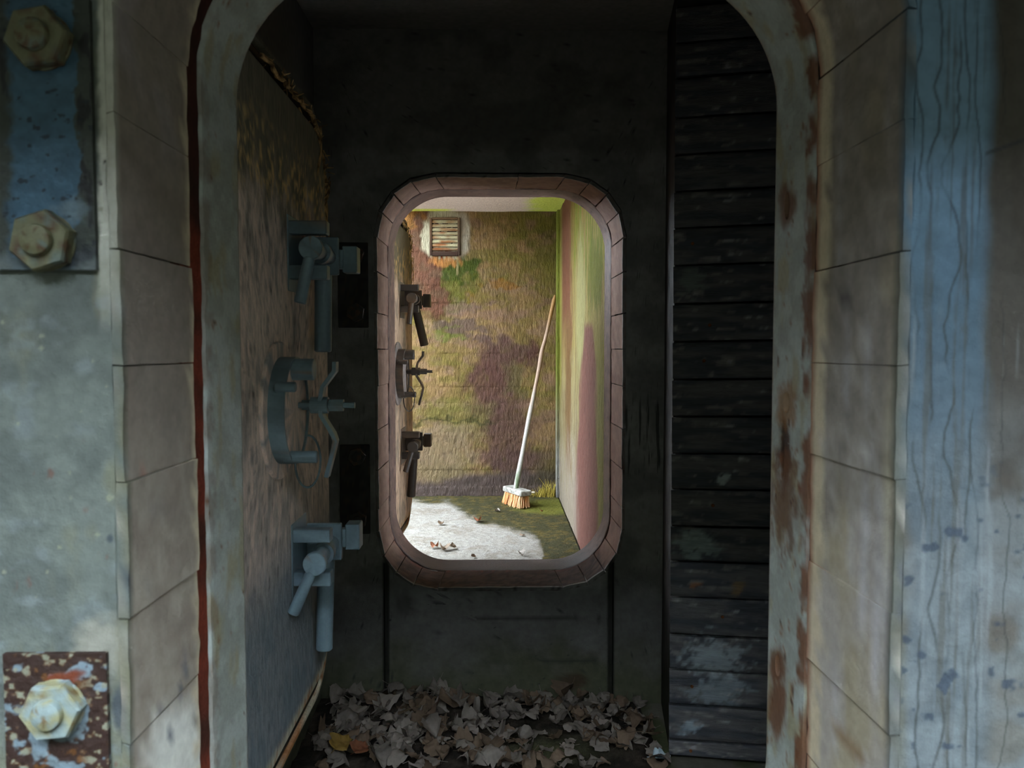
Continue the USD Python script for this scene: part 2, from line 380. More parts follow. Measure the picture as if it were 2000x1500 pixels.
def col_reveal_outer(p):
    u, v = proj(p); n = fb(p, 22, 1); n2 = fb(p, 60, 2); y = p[:, 1] - Y1
    c = flat(p, S(152, 142, 130)); c = mixc(c, S(128, 116, 106), ss(n, .42, .62) * .8); c = mixc(c, S(166, 158, 162), ss(fb(p, (60, 20, 8), 5), .5, .66) * (1 - ss(v, 150, 420)))
    c = mixc(c, S(110, 100, 92), (1 - ss(v + (n - .5) * 1500, 600, 1100)) * .65); c = mixc(c, S(206, 204, 196), blob(u, v, 360, 1470, 70, 90, (n2 - .5) * .9))  # first mix: shade on the upper left reveal put into its colour
    c = mixc(c, S(78, 82, 96), ss(fb(p, 75, 17, 3), .68, .76) * ss(v, 950, 1100) * .85)
    c = mixc(c, S(170, 72, 52), blob(u, v, 277, 918, 7, 12))
    strk = ss(fb(p, (90, 90, 4), 6, 3), .52, .68)
    right = u > 900
    d = mixc(flat(p, S(158, 150, 142)), S(174, 170, 172), strk * .8); d = mixc(d, S(150, 138, 112), ss(fb(p, (30, 30, 6), 8), .5, .68) * .7)
    d = mixc(d, S(106, 98, 90), (1 - ss(v + (n - .5) * 1500, 700, 1200)) * .8 * (.6 + ss(n2, .35, .6) * .4)); d = mixc(d, S(52, 50, 52), blob(u, v, 1650, 577, 8, 9)); d = mixc(d, S(120, 96, 70), (1 - ss(np.abs(v - 1380 - (u - 1600) * 1.25), 3, 8)) * (u < 1720) * .8)  # first mix: shade towards the top of the right reveal, as colour
    d = mixc(d, S(176, 166, 136), (1 - ss(np.abs(u - 1740), 4, 14)) * ss(v, 600, 950) * .5)
    c = np.where(right[:, None], d, c)
    lip = ss(y, REV - 0.040 + (n2 - .5) * .05, REV - 0.026 + (n2 - .5) * .05)
    c = mixc(c, S(190, 175, 148), lip * .85)
    return mixc(c, S(120, 60, 40), ss(y, REV - .006, REV) * .8)

def col_frame(y0, heavy):
    def f(p):
        u, v = proj(p); n = fb(p, 26, 51); n2 = fb(p, (70, 70, 35), 52); y = p[:, 1] - y0; right = p[:, 0] > CX
        c = flat(p, S(190, 196, 190)); c = mixc(c, S(166, 170, 162), ss(n, .42, .6) * .8); c = mixc(c, S(176, 168, 136), ss(fb(p, (40, 40, 14), 53), .54, .7) * .8)
        n2 = n2 + (fb(p, (190, 190, 110), 54, 3) - .5) * .35
        low = 1 - ss(p[:, 2], 1.02, 1.36)
        amt = np.where(right, ss(n2 + low * .06, .70, .80), ss(n2, .72, .80))
        c = mixc(c, S(150, 104, 60), amt * .8); c = mixc(c, S(72, 44, 30), np.where(right, ss(n2 + low * .05, .77, .85), ss(n2, .78, .84)))
        e = ss(.250 - y + (n2 - .5) * .05, 0, .012) * np.where(right, .9, .35)
        c = mixc(c, S(122, 74, 44), e * ss(n, .3, .55))
        if heavy:
            c = mixc(c, S(60, 36, 22), blob(u, v, 1532, 880, 11, 70, (n2 - .5) * 1.5)); c = mixc(c, S(150, 104, 52), blob(u, v, 1537, 790, 20, 45, (n2 - .5) * 1.4) * .8)
            c = mixc(c, S(110, 66, 34), blob(u, v, 1530, 980, 26, 90, (n2 - .5) * 2.2) * .8)
            for cu, cv, ru, rv in ((1537, 402, 17, 42), (1519, 1300, 16, 36), (1518, 1380, 18, 60)): c = mixc(c, S(116, 70, 36), blob(u, v, cu, cv, ru, rv, (n2 - .5)) * .9)
        c = mixc(c, S(150, 112, 60), ss(y, .345, .358) * ss(n2, .38, .6) * .6)
        return c
    return f

def with_front(f, front, y0):
    def g(p):
        m = 1 - ss(p[:, 1] - y0 + (fb(p, 80, 19, 2) - .5) * .012, -.002, .006); return mixc(f(p), front(p), m)
    return g

def col_red(p):
    n = fb(p, 40, 61); return mixc(mixc(mixc(flat(p, S(122, 54, 38)), S(74, 40, 30), ss(n, .42, .62)), S(40, 28, 24), ss(p[:, 2] + (n - .5) * .2, 1.36, 1.46) * .8), S(34, 28, 26), ss(p[:, 0], CX - .1, CX + .1) * .75)

w1 = wall_with_opening(Y1, -1.7, 1.7, -0.2, 2.45, 0.36)
# the strips of the wall face that the photo shows are cut finely, so that paint and stains have crisp edges
w1 = from_manifold(to_manifold(w1) - to_manifold(box(-0.62, -0.407, Y1 - .01, Y1 + .02, 0.60, 1.66)) - to_manifold(box(0.451, 0.68, Y1 - .01, Y1 + .02, 0.60, 1.66)))
def d_front(p): return (fb(p, 30, 71) - .5) * .004 + (fb(p, 9, 72) - .5) * .004
s1 = slab((-0.62, Y1 + .0, 0.60), (1, 0, 0), (0, 0, 1), (0, -1, 0), 0.213, 1.06, 130, 520, 0.02, d_front)
s2 = slab((0.451, Y1 + .0, 0.60), (1, 0, 0), (0, 0, 1), (0, -1, 0), 0.229, 1.06, 140, 520, 0.02, d_front)
wf = thing('wall_front', 'stained concrete outer wall round the nearest doorway', 'wall', (0, Y1, 0), kind='structure')
w1 = refine(w1, .025)
put('concrete', join(w1, s1, s2), M_front, wf, 30, gain(col_front, .25))
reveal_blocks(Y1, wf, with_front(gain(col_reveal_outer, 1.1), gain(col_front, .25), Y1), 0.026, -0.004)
red_strip(Y1, wf, col_red)
hy = Y1 + 0.30
def fz(px, py): return at(px, py, X=CX + .403)[1:3]
holes = []
for px, py, ry, rz in ((1537, 402, .010, .020), (1535, 786, .012, .016), (1527, 880, .008, .045), (1519, 1300, .009, .017)):
    y_, z_ = fz(px, py); holes.append((CX + .403, y_, z_, ry, rz, .02))
steel_frame(Y1, 'trim_1', 'grey painted steel door frame with rust patches, in the nearest doorway', col_frame(Y1, True), holes)

# ---- the middle wall
def col_mid(p):
    u, v = proj(p); n = fb(p, 9, 81); n2 = fb(p, 34, 82)
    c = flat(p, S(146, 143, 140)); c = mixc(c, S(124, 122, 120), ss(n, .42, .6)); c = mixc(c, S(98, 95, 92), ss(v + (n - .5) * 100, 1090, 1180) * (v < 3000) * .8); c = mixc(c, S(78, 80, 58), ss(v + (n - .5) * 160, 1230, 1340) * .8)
    c = mixc(c, S(74, 62, 48), blob(u, v, 1120, 1330, 26, 16, (n2 - .5))); c = mixc(c, S(62, 60, 58), blob(u, v, 790, 1180, 18, 20, (n2 - .5)) * .6)
    c = mixc(c, S(48, 48, 50), ss(fb(p, 70, 83, 3), .70, .78) * .8)
    c = mixc(c, S(80, 74, 66), ss(300 - v + (n - .5) * 30, -8, 12) * .35)  # shadow edge of the near door top put into the wall colour
    c = mixc(c, S(54, 52, 50), (1 - ss(np.abs(v - 1208), 1, 4)) * ss(u, 900, 930) * (u < 1190) * .6 + (1 - ss(np.abs(v - 1291), 1, 4)) * ss(u, 930, 960) * (u < 1190) * .6)
    c = mixc(c, S(40, 38, 36), np.clip((1 - ss(np.abs(u - 754), 4, 9)) + (1 - ss(np.abs(u - 1193), 4, 9)), 0, 1) * ss(v, 1080, 1100) * .85)
    return mixc(c, S(56, 54, 54), ss(fb(p, (80, 80, 7), 84, 3), .62, .7) * (u > 1205) * (u < 1290) * ss(v, 760, 800) * (1 - ss(v, 930, 960)) * .8)

def col_reveal_mid(p):
    n = fb(p, 24, 91); n2 = fb(p, 60, 92); y = p[:, 1] - Y2
    c = flat(p, S(192, 166, 156)); c = mixc(c, S(168, 142, 132), ss(n, .42, .62) * .8)
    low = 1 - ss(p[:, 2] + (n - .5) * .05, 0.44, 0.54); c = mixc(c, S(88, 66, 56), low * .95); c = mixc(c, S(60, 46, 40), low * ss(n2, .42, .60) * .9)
    c = mixc(c, S(150, 84, 66), ss(y, .15, .2) * ss(n2, .5, .66) * .6)
    return c

def col_frame_mid(p):
    n = fb(p, 26, 93); n2 = fb(p, (60, 60, 40), 94)
    c = mixc(flat(p, S(138, 112, 104)), S(112, 86, 78), ss(n, .42, .6)); c = mixc(c, S(92, 56, 50), ss(n2, .56, .68)); c = mixc(c, S(48, 36, 34), ss(n2, .70, .78)); return mixc(c, S(66, 52, 46), (1 - ss(p[:, 2], .425, .50)) * .85)

def col_red_mid(p):
    n = fb(p, 40, 95); return mixc(flat(p, S(70, 42, 36)), S(30, 24, 22), ss(n, .4, .6))

gl, gr = at(755, 1200, Y=Y2)[0], at(1193, 1200, Y=Y2)[0]
w2 = wall_with_opening(Y2, -0.62, 0.62, -0.1, 2.3, 0.36, [(gl - .010, gl + .008, 0.02, .50, .035), (gr - .008, gr + .010, 0.0, .50, .035)])
w2 = refine(w2, 0.03)
wm = thing('wall_middle', 'dark bare concrete wall between chamber and sunlit court, with the smaller looking doorway', 'wall', (0, Y2, 0), kind='structure')
put('concrete', w2, M_dark, wm, 30, col_mid)
# raised cast panel between the two grooves under the sill
pan = slab((gl + .008, Y2 + .001, 0.012), (1, 0, 0), (0, 0, 1), (0, -1, 0), gr - gl - .016, 0.345, 130, 70, 0.012, lambda p: (fb(p, 14, 73) - .5) * .006)
put('sill_panel', pan, M_dark, wm, 30, col_mid)
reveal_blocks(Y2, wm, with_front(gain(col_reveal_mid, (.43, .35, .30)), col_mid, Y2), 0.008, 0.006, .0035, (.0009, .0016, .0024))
red_strip(Y2, wm, col_red_mid)
steel_frame(Y2, 'trim_2', 'pinkish rusty steel door frame round the sunlit far doorway', col_frame_mid, [])

# ------------------------------------------------------------------ chamber shell
put('wall_left', box(-0.80, -0.60, Y1 + .36, Y2, -0.1, 2.3), M_dark, col=col_mid, label='dark concrete chamber wall behind the nearest open door', cat='wall', kind='structure')
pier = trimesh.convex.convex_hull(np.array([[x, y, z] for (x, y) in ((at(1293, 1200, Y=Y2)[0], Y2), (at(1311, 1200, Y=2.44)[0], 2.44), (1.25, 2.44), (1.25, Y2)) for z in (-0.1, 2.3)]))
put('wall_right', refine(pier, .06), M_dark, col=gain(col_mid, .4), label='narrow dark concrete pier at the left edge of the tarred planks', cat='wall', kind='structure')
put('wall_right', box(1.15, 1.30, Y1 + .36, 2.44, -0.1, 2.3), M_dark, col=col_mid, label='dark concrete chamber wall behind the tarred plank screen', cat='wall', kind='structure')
put('ceiling', box(-0.80, 1.30, Y1 + .36, Y2, 2.3, 2.5), M_dark, col=S(130, 126, 120), label='dark concrete ceiling of the chamber', cat='ceiling', kind='structure')
put('floor', slab((-0.6, Y1 + .36, 0.0), (1, 0, 0), (0, 1, 0), (0, 0, 1), 1.75, Y2 - Y1 - .36, 120, 100, 0.15, lambda p: (fb(p, 12, 75) - .5) * .012), M_dark, col=lambda p: mixc(flat(p, S(98, 94, 84)), S(78, 82, 58), ss(fb(p, 8, 76), .42, .6)), label='concrete chamber floor strewn with dead leaves', cat='floor', kind='structure')

# ------------------------------------------------------------------ outside, on the viewer's side: ground, roof slab sized for its shade, added light-blocking bank
put('ceiling', box(-1.7, 1.7, 0.10, Y1, 1.90, 2.4), M_dark, col=S(90, 88, 82), label='concrete roof slab jutting out over the outer wall', cat='roof', kind='structure')
put('floor', box(-6, 6, -7, Y1, -0.2, 0.0), M_soil, label='bare trodden ground before the outer wall', cat='ground', kind='structure')
bk = []  # unseen bank, added to cut low sky light on the wall
for X in np.linspace(-12, 12, 50):
    bk.append([[X, y, z] for y, z in ((-2.8, -.1), (-2.9 + .05 * math.sin(X * 2), 1.2), (-3.0 + .06 * math.sin(X * 1.3), 2.6), (-3.3, 3.72 + .04 * math.sin(X * 3)), (-8.0, 4.2), (-8.0, -.1))])
put('ground', sweep(np.array(bk)), usdkit.material(stage, '/World/Looks/added_bank_grass', {'g': ('geometry', {}), 'n': ('noise_texture', {'scale': 7.0, 'detail': 5.0}), 'r': ('rgb_ramp', {'ramp': [(0.3, tuple(S(30, 34, 22))), (0.7, tuple(S(54, 57, 36)))]}), 'p': ('principled_bsdf', {'roughness': 0.95})}, [('g.position', 'n.vector'), ('n.fac', 'r.fac'), ('r.color', 'p.base_color')], surface='p.BSDF'),
    label='steep mossy earth bank added to block low sky from the outer wall', cat='bank', kind='structure')
for sx in (-1, 1):  # unseen wing walls, added to keep off sun and side sky
    put('wall_outer', box(*((-1.9, -1.7) if sx < 0 else (1.7, 1.9)), -3.4, Y1 + .36, -0.1, 3.4), M_dark, col=S(84, 82, 74), label=f'unseen concrete wing wall added to block light on the {"left" if sx < 0 else "right"} of the entrance', cat='wall', kind='structure')

# ------------------------------------------------------------------ the sunlit rear court
YB, ZF, ZC = 5.77, 0.17, 2.17
XR = at(1091, 700, Y=YB)[0]
def boards(p):
    row = np.floor(p[:, 2] / .118); fr = p[:, 2] / .118 - row
    off = (np.sin(row * 12.9898) * 43758.5453) % 1.0
    wob = (fb(p, 6, 101) - .5) * .06
    g = ss(np.abs(fr - .5 + wob * .4), .462, .5) * ss(fb(p, (9, 9, 3), 103), .36, .6)
    return (off - .5) * .0035 - .0035 * g + (fb(p, 24, 102) - .5) * .008 + (fb(p, (75, 75, 26), 104, 3) - .5) * .0045

def col_rear(p):
    u, v = proj(p); n = fb(p, 5, 111); n2 = fb(p, 15, 112); n3 = fb(p, (40, 40, 14), 113); w = (n2 - .5)
    w2 = (fb(p, 11, 114) - .5) * 2
    u = u + (fb(p, (13, 13, 9), 106) - .5) * 70; v = v + (fb(p, (11, 11, 15), 107) - .5) * 60; uu, vv = proj(p)
    c = flat(p, S(196, 166, 118)); c = mixc(c, S(170, 150, 90), ss(n, .40, .6)); c = mixc(c, S(190, 160, 136), ss(n2, .52, .66) * .6)
    moss = ss(u + w * 120, 930, 1010) * (1 - ss(v + w * 120, 520, 640)); c = mixc(c, S(142, 138, 40), moss * ss(n2, .36, .62) * .65)
    c = mixc(c, S(112, 124, 14), ss(u + w * 60, 1000, 1075) * (1 - ss(v + w * 60, 440, 600)) * .75)
    c = mixc(c, S(152, 148, 62), ss(fb(p, (7, 7, 14), 115), .48, .68) * .6)
    c = mixc(c, S(184, 150, 132), ss(fb(p, (8, 8, 11), 116), .54, .72) * .6)
    c = mixc(c, S(92, 110, 26), blob(u, v, 890, 522, 42, 30, w * 1.6)); c = mixc(c, S(112, 104, 30), blob(u, v, 868, 590, 18, 60, w * 1.2) * .9)
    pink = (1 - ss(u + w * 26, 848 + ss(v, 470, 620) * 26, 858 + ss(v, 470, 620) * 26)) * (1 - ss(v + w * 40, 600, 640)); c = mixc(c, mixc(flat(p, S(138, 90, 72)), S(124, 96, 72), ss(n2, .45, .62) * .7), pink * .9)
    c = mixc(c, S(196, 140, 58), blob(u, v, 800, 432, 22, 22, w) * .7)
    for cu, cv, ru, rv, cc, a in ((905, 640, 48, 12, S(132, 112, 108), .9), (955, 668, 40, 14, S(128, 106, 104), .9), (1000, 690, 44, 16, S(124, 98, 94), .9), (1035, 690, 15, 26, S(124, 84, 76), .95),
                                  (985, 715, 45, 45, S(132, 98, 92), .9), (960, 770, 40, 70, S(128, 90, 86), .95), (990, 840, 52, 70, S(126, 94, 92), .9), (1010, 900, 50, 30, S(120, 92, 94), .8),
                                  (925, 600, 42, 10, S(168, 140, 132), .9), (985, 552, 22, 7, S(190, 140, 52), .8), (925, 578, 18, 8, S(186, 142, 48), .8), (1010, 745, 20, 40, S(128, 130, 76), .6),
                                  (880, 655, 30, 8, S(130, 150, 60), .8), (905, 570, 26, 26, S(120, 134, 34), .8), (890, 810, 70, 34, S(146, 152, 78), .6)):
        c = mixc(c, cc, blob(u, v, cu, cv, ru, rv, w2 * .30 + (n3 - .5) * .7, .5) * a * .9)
    c = mixc(c, S(188, 172, 146), ss(v, 815, 850) * (1 - ss(u + w * 60, 900, 945)) * .7)
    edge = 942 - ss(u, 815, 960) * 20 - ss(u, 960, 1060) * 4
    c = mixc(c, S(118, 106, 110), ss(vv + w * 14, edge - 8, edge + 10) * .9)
    c = mixc(c, S(106, 100, 72), ss(u + w * 60, 1020, 1070) * ss(v, 830, 940) * .7)
    c = mixc(c, S(70, 78, 28), (1 - ss(np.abs(v - 820), 2, 5)) * (1 - ss(u, 940, 1015)) * .6)
    plast = blob(uu, vv, 869, 460, 46, 50, w2 * .25 + (n3 - .5) * .3, .12); c = mixc(c, np.minimum(S(236, 216, 176) * 1.7, .94), plast)
    c = mixc(c, np.minimum(S(214, 206, 196) * 1.5, .94), blob(uu, vv, 904, 455, 13, 44, w2 * .4) * .8)
    drip = ss(fb(p, (60, 60, 4), 118, 3), .40, .58); c = mixc(c, S(176, 84, 24), blob(uu, vv, 869, 503, 29, 15, w * .9) * drip); c = mixc(c, S(236, 170, 96), blob(uu, vv, 869, 512, 28, 9, (n3 - .5) * 2) * .8)
    c = mixc(c, S(216, 204, 150), (1 - ss(np.abs(uu - 893), .8, 2.4)) * ss(vv, 500, 505) * (1 - ss(vv, 534, 540)))
    return mixc(c, c * .72, ss(n3, .56, .7) * .7)

nB = 300
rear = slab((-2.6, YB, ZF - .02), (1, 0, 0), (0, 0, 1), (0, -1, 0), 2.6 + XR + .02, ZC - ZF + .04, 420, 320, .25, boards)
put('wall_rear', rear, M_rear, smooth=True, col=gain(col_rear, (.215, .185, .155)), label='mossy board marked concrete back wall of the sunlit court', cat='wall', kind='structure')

def col_rr(p):
    u, v = proj(p); n2 = fb(p, (20, 20, 6), 122); w = n2 - .5; st = fb(p, (40, 40, 2.5), 123, 4)
    c = flat(p, S(206, 200, 168)); c = mixc(c, S(214, 202, 128), 1 - ss(v + w * 200, 640, 860)); c = mixc(c, S(170, 150, 104), ss(st, .44, .6) * .7)
    c = mixc(c, S(166, 112, 84), ss(u, 1096, 1100) * (1 - ss(u + w * 10, 1112, 1120)) * (1 - ss(v + w * 120, 560, 760)))
    c = mixc(c, S(190, 136, 70), ss(fb(p, (70, 70, 2), 124, 3), .5, .62) * ss(u, 1112, 1120) * (1 - ss(u, 1140, 1150)) * (1 - ss(v, 470, 560)) * .9)
    c = mixc(c, S(160, 186, 4), ss(st, .46, .58) * ss(u, 1112, 1124) * (1 - ss(v + w * 90, 480, 580)) * .9)
    c = mixc(c, S(216, 218, 160), blob(u, v, 1134, 620, 9, 170, w) * .9); c = mixc(c, S(140, 156, 50), blob(u, v, 1163, 530, 16, 80, w * 1.4) * .85)
    c = mixc(c, S(178, 178, 84), ss(u, 1152, 1160) * ss(v, 600, 700) * .7)
    half = 8 + ss(v, 620, 760) * 9 + ss(v, 800, 1000) * 6; cen = 1150 - ss(v, 640, 1000) * 6
    c = mixc(c, S(168, 112, 108), (1 - ss(np.abs(u - cen + w * 8), half - 3, half + 3)) * ss(v, 624, 645) * .95)
    c = mixc(c, S(150, 110, 60), (1 - ss(np.abs(u - 1110 + w * 12), 3, 8)) * ss(v, 560, 700) * (1 - ss(v, 880, 960)) * .8)
    c = mixc(c, S(212, 204, 200), ss(v + w * 200, 840, 960) * (1 - ss(u + w * 10, 1122, 1132)) * .8)
    c = mixc(c, S(196, 206, 60), (1 - ss(u, 1092, 1099)) * (1 - ss(v, 700, 850)) * .8)
    return c
rr = slab((XR, 3.3, ZF - .02), (0, 1, 0), (0, 0, 1), (-1, 0, 0), YB - 3.3, ZC - ZF + .04, 260, 220, .25, lambda p: (fb(p, 16, 125) - .5) * .008)
put('wall_rear_right', rr, M_rear, smooth=True, col=gain(col_rr, (.195, .168, .135)), label='bright streaked wall at the right of the sunlit court behind the broom', cat='wall', kind='structure')
put('trim_3', refine(box(XR - .020, XR + .01, YB - .09, YB - .004, ZF, ZC, .004), .05), M_rear, col=gain(col_rr, .17), label='thin corner strip where the court walls meet', cat='corner strip', kind='structure')

def col_floor(p):
    u, v = proj(p); n = fb(p, 10, 131); n2 = fb(p, 34, 132); n3 = fb(p, 90, 133, 3); w = (fb(p, 9, 134) - .5)
    c = flat(p, S(196, 188, 176)); c = mixc(c, S(172, 160, 144), ss(n, .45, .62) * .7); c = mixc(c, S(214, 208, 200), ss(n2, .52, .66) * .6)
    b = np.interp(u, [790, 815, 880, 905, 935, 990, 1030, 1050, 1060, 1064], [974, 982, 986, 1002, 1022, 1034, 1046, 1060, 1076, 1300])
    m = np.where(u > 1064, 1.0, ss(b - v + w * 30, -6, 8))
    moss = mixc(flat(p, S(82, 76, 44)), S(116, 100, 50), ss(n2, .46, .62)); moss = mixc(moss, S(66, 68, 40), ss(n3, .52, .66) * .8); moss = mixc(moss, S(150, 150, 50), blob(u, v, 1085, 990, 70, 16, w) * .6)
    c = mixc(c, moss, m); return mixc(c, c * .6, ss(n3, .64, .74) * .6)
fl = slab((-6.0, 3.1, ZF), (1, 0, 0), (0, 1, 0), (0, 0, 1), 6.0 + XR, YB - 3.1, 560, 240, .2, lambda p: (fb(p, 20, 135) - .5) * .012)
put('floor', fl, M_floor, smooth=True, col=gain(col_floor, (.245, .238, .235)), label='pale concrete floor of the sunlit court with a mossy right side', cat='floor', kind='structure')
ceil2 = slab((-0.62, 3.1, ZC), (1, 0, 0), (0, 1, 0), (0, 0, -1), 0.62 + XR + .25, YB - 3.1 + .25, 120, 200, .2, lambda p: (fb(p, (3, 30, 10), 136) - .5) * .01)
def col_ceil2(p):
    u, v = proj(p); w = fb(p, 9, 137) - .5
    c = flat(p, S(206, 188, 178)); c = mixc(c, S(186, 200, 70), ss(u + w * 60, 1020, 1050) * .9); return mixc(c, S(200, 206, 96), ss(p[:, 1], 5.64, 5.70) * (1 - ss(u + w * 60, 860, 900)))
put('ceiling', ceil2, M_rear, smooth=True, col=gain(col_ceil2, .9), label='pinkish and mossy concrete roof edge over the sunlit court', cat='ceiling', kind='structure')
put('floor', box(-40, -6.0, -20, 40, -0.03, ZF - .02), M_gravel, label='unseen gravel made pale to bounce sunlight into the court', cat='ground', kind='structure')
put('wall_rear_left', box(-3.4, -0.8, 3.15, 3.35, ZF - .1, 2.3), M_dark, col=S(160, 150, 138), label='concrete wall closing the court towards the chamber', cat='wall', kind='structure')

lb = []  # unseen bank, added to hold low sky out of the court
for Y in np.linspace(-3.0, 16.0, 40):
    lb.append([[x, Y, z] for x, z in ((-7.6, -.05), (-8.2 + .2 * math.sin(Y * 2), 1.1), (-9.0 + .2 * math.sin(Y), 2.2), (-10.5, 3.1 + .15 * math.sin(Y * 3)), (-14.0, 3.4), (-14.0, -.05))])
put('ground', sweep(np.array(lb)), stage.GetPrimAtPath('/World/Looks/added_bank_grass') and UsdShade.Material.Get(stage, '/World/Looks/added_bank_grass'), label='grassy earth bank added beyond the gravel to block low sky', cat='bank', kind='structure')

# ------------------------------------------------------------------ vent, broom and litter in the court
va, vb = at(841, 426, Y=YB), at(897, 499, Y=YB)
vg = thing('vent_grille', 'rusty slatted vent grille set high in the mossy back wall', 'vent', ((va[0] + vb[0]) / 2, YB - .015, vb[2]))
def col_rustpaint(p):
    n = fb(p, (14, 14, 26), 141); h = (p[:, 2] - 1.87) / .26; return mixc(mixc(mixc(flat(p, S(190, 178, 138)), S(168, 118, 74), ss(n, .44, .64) * .8), S(150, 84, 38), ss(n + (.5 - h) * .35, .50, .66) * .9), S(70, 44, 32), (1 - ss(h + (n - .5) * .2, .06, .2)) * .9)
x0, x1, z0, z1 = va[0], vb[0], vb[2], va[2]
fr = join(box(x0 - .006, x0 + .010, YB - .018, YB + .01, z0, z1, .002), box(x1 - .010, x1 + .006, YB - .018, YB + .01, z0, z1, .002), box(x0 + .010, x1 - .010, YB - .016, YB + .01, z1 - .012, z1 + .004, .002), box(x0 + .010, x1 - .010, YB - .016, YB + .01, z0 - .004, z0 + .026, .002))
put('frame', fr, M_rust, vg, 30, lambda p: .45 * mixc(mixc(col_rustpaint(p), S(88, 60, 44), np.full(len(p), .75)), S(58, 38, 28), ss(z0 + .03 - p[:, 2], 0, .01)))
put('back_plate', box(x0 + .010, x1 - .010, YB + .000, YB + .008, z0 + .026, z1 - .012), M_rust, vg, 30, S(40, 32, 26), label='plate coloured dark as the shaded hollow behind the slats')  # dark plate colour carries the shade of the vent hollow
r2 = np.random.default_rng(3); ns = 8; pitch = (z1 - z0 - .042) / ns
for k in range(ns):
    zc = z0 + .030 + pitch * (k + .5); tl = r2.uniform(-.004, .004); b = box(x0 + .010, x1 - .010, -.003, .003, -pitch * .42, pitch * .42, .001)
    R = trimesh.transformations.rotation_matrix(math.radians(-28 + r2.uniform(-6, 6)), [1, 0, 0]); b.apply_transform(R); b.apply_transform(trimesh.transformations.rotation_matrix(tl * 4, [0, 1, 0], [(x0 + x1) / 2, 0, 0])); b.apply_translation([0, YB - .008, zc])
    put('slat', refine(b, .03), M_rust, vg, 30, gain(col_rustpaint, .45))

# broom
A, B = np.array([.166, 5.285, ZF]), np.array([.052, 5.50, ZF])
ax = (B - A) / np.linalg.norm(B - A); sd = np.array([-ax[1], ax[0], 0]) * -1.0
if sd[0] < 0: sd = -sd
L, W = .245, .085; mid = A + ax * L / 2 + sd * W / 2
tilt = np.array([.05, .06, 1.0]); tilt /= np.linalg.norm(tilt)
bro = thing('broom', 'worn push broom with orange bristles leaning in the corner of the sunlit court', 'broom', (mid[0], mid[1], ZF))
def blk(l0, l1, s0, s1, h0, h1, bev):
    b = box(l0, l1, s0, s1, h0, h1, bev); M = np.eye(4); M[:3, 0], M[:3, 1], M[:3, 2] = ax, sd, tilt; M[:3, 3] = mid; b.apply_transform(M)
    if b.volume < 0: b.invert()
    return b
put('brush_head', refine(blk(-L / 2, L / 2, -W / 2, W / 2, .082, .118, .006), .02), M_pale, bro, 40, gain(lambda p: mixc(flat(p, S(216, 210, 198)), S(150, 140, 128), ss(fb(p, 60, 151), .48, .64)), .30), label='white painted wooden brush head')
r3 = np.random.default_rng(8); tufts = []
for k in range(420):
    l, s = r3.uniform(-L / 2 + .008, L / 2 - .008), r3.uniform(-W / 2 + .006, W / 2 - .006)
    top = mid + ax * l + sd * s + tilt * .084
    fl_, fs_ = l * 1.10 + r3.normal(0, .006), s * 1.28 + r3.normal(0, .006) - .006
    bot = mid + ax * fl_ + sd * fs_; bot[2] = ZF + .004 + abs(r3.normal(0, .004))
    tufts.append(rod(top, bot, .0026, 5, .0018))
put('bristles', join(*tufts), M_bristle, bro, 30, gain(lambda p: mixc(flat(p, S(226, 142, 78)), S(236, 190, 138), ss(fb(p, 120, 152, 2), .45, .6)), .55), kind='stuff', label='splayed orange bristles')
h0 = mid + tilt * .10 + sd * -.012; h1 = at(1092, 577, Y=YB - .05); h1[0] = min(h1[0], XR - .03)
tt = np.linspace(0, 1, 40); hp = h0 + (h1 - h0) * tt[:, None]
bow = .010 * np.sin(tt * math.pi) + .008 * np.exp(-((tt - .70) / .05) ** 2) * 1.0
hp[:, 0] -= bow * .8; hp[:, 1] -= .01 * np.sin(tt * math.pi)
rad = .0165 - .004 * tt + .0015 * np.sin(tt * 21); rad[-1] *= .5
def col_handle(p):
    h = (p[:, 2] - h0[2]) / (h1[2] - h0[2]); n = fb(p, (60, 60, 8), 153)
    c = mixc(flat(p, S(222, 214, 204)), S(202, 164, 136), ss(h + (n - .5) * .5, .25, .6)); c = mixc(c, S(206, 150, 84), ss(h, .78, .92)); return mixc(c, S(96, 132, 60), (1 - ss(h + (n - .5) * .1, .04, .14)) * (p[:, 0] > h0[0]) * .8)
put('handle', tube(hp, rad, 14), M_pale, bro, 40, gain(col_handle, .30), label='knobbly bare wooden broom handle')
nb = mid + ax * (-L / 2 + .02) + sd * (W / 2 - .002) + tilt * .098
put('hanging_peg', rod(nb, nb + sd * .035, .008, 10, .007, .002), M_pale, bro, 40, S(210, 198, 178))

# ------------------------------------------------------------------ the steel doors, standing open
LX = -0.43
def leaf_solid(y0, y1, z0, z1, r, xa, xb, bev, n=10):
    """A rounded plate in the Y-Z plane from xa to xb (xb towards the room), with an eased front edge."""
    hw, hh = (y1 - y0) / 2, (z1 - z0) / 2; cy, cz = (y0 + y1) / 2, (z0 + z1) / 2; secs = []
    for X, ins in ((xa, 0), (xb - bev, 0), (xb - bev * .3, bev * .3), (xb, bev)):
        secs.append([[X, cy + a, cz + b] for a, b in (outline(s, t, hw - ins, hh - ins, max(r - ins, .01)) for s, t in ring(6, 4, n))])
    return sweep(np.array(secs))

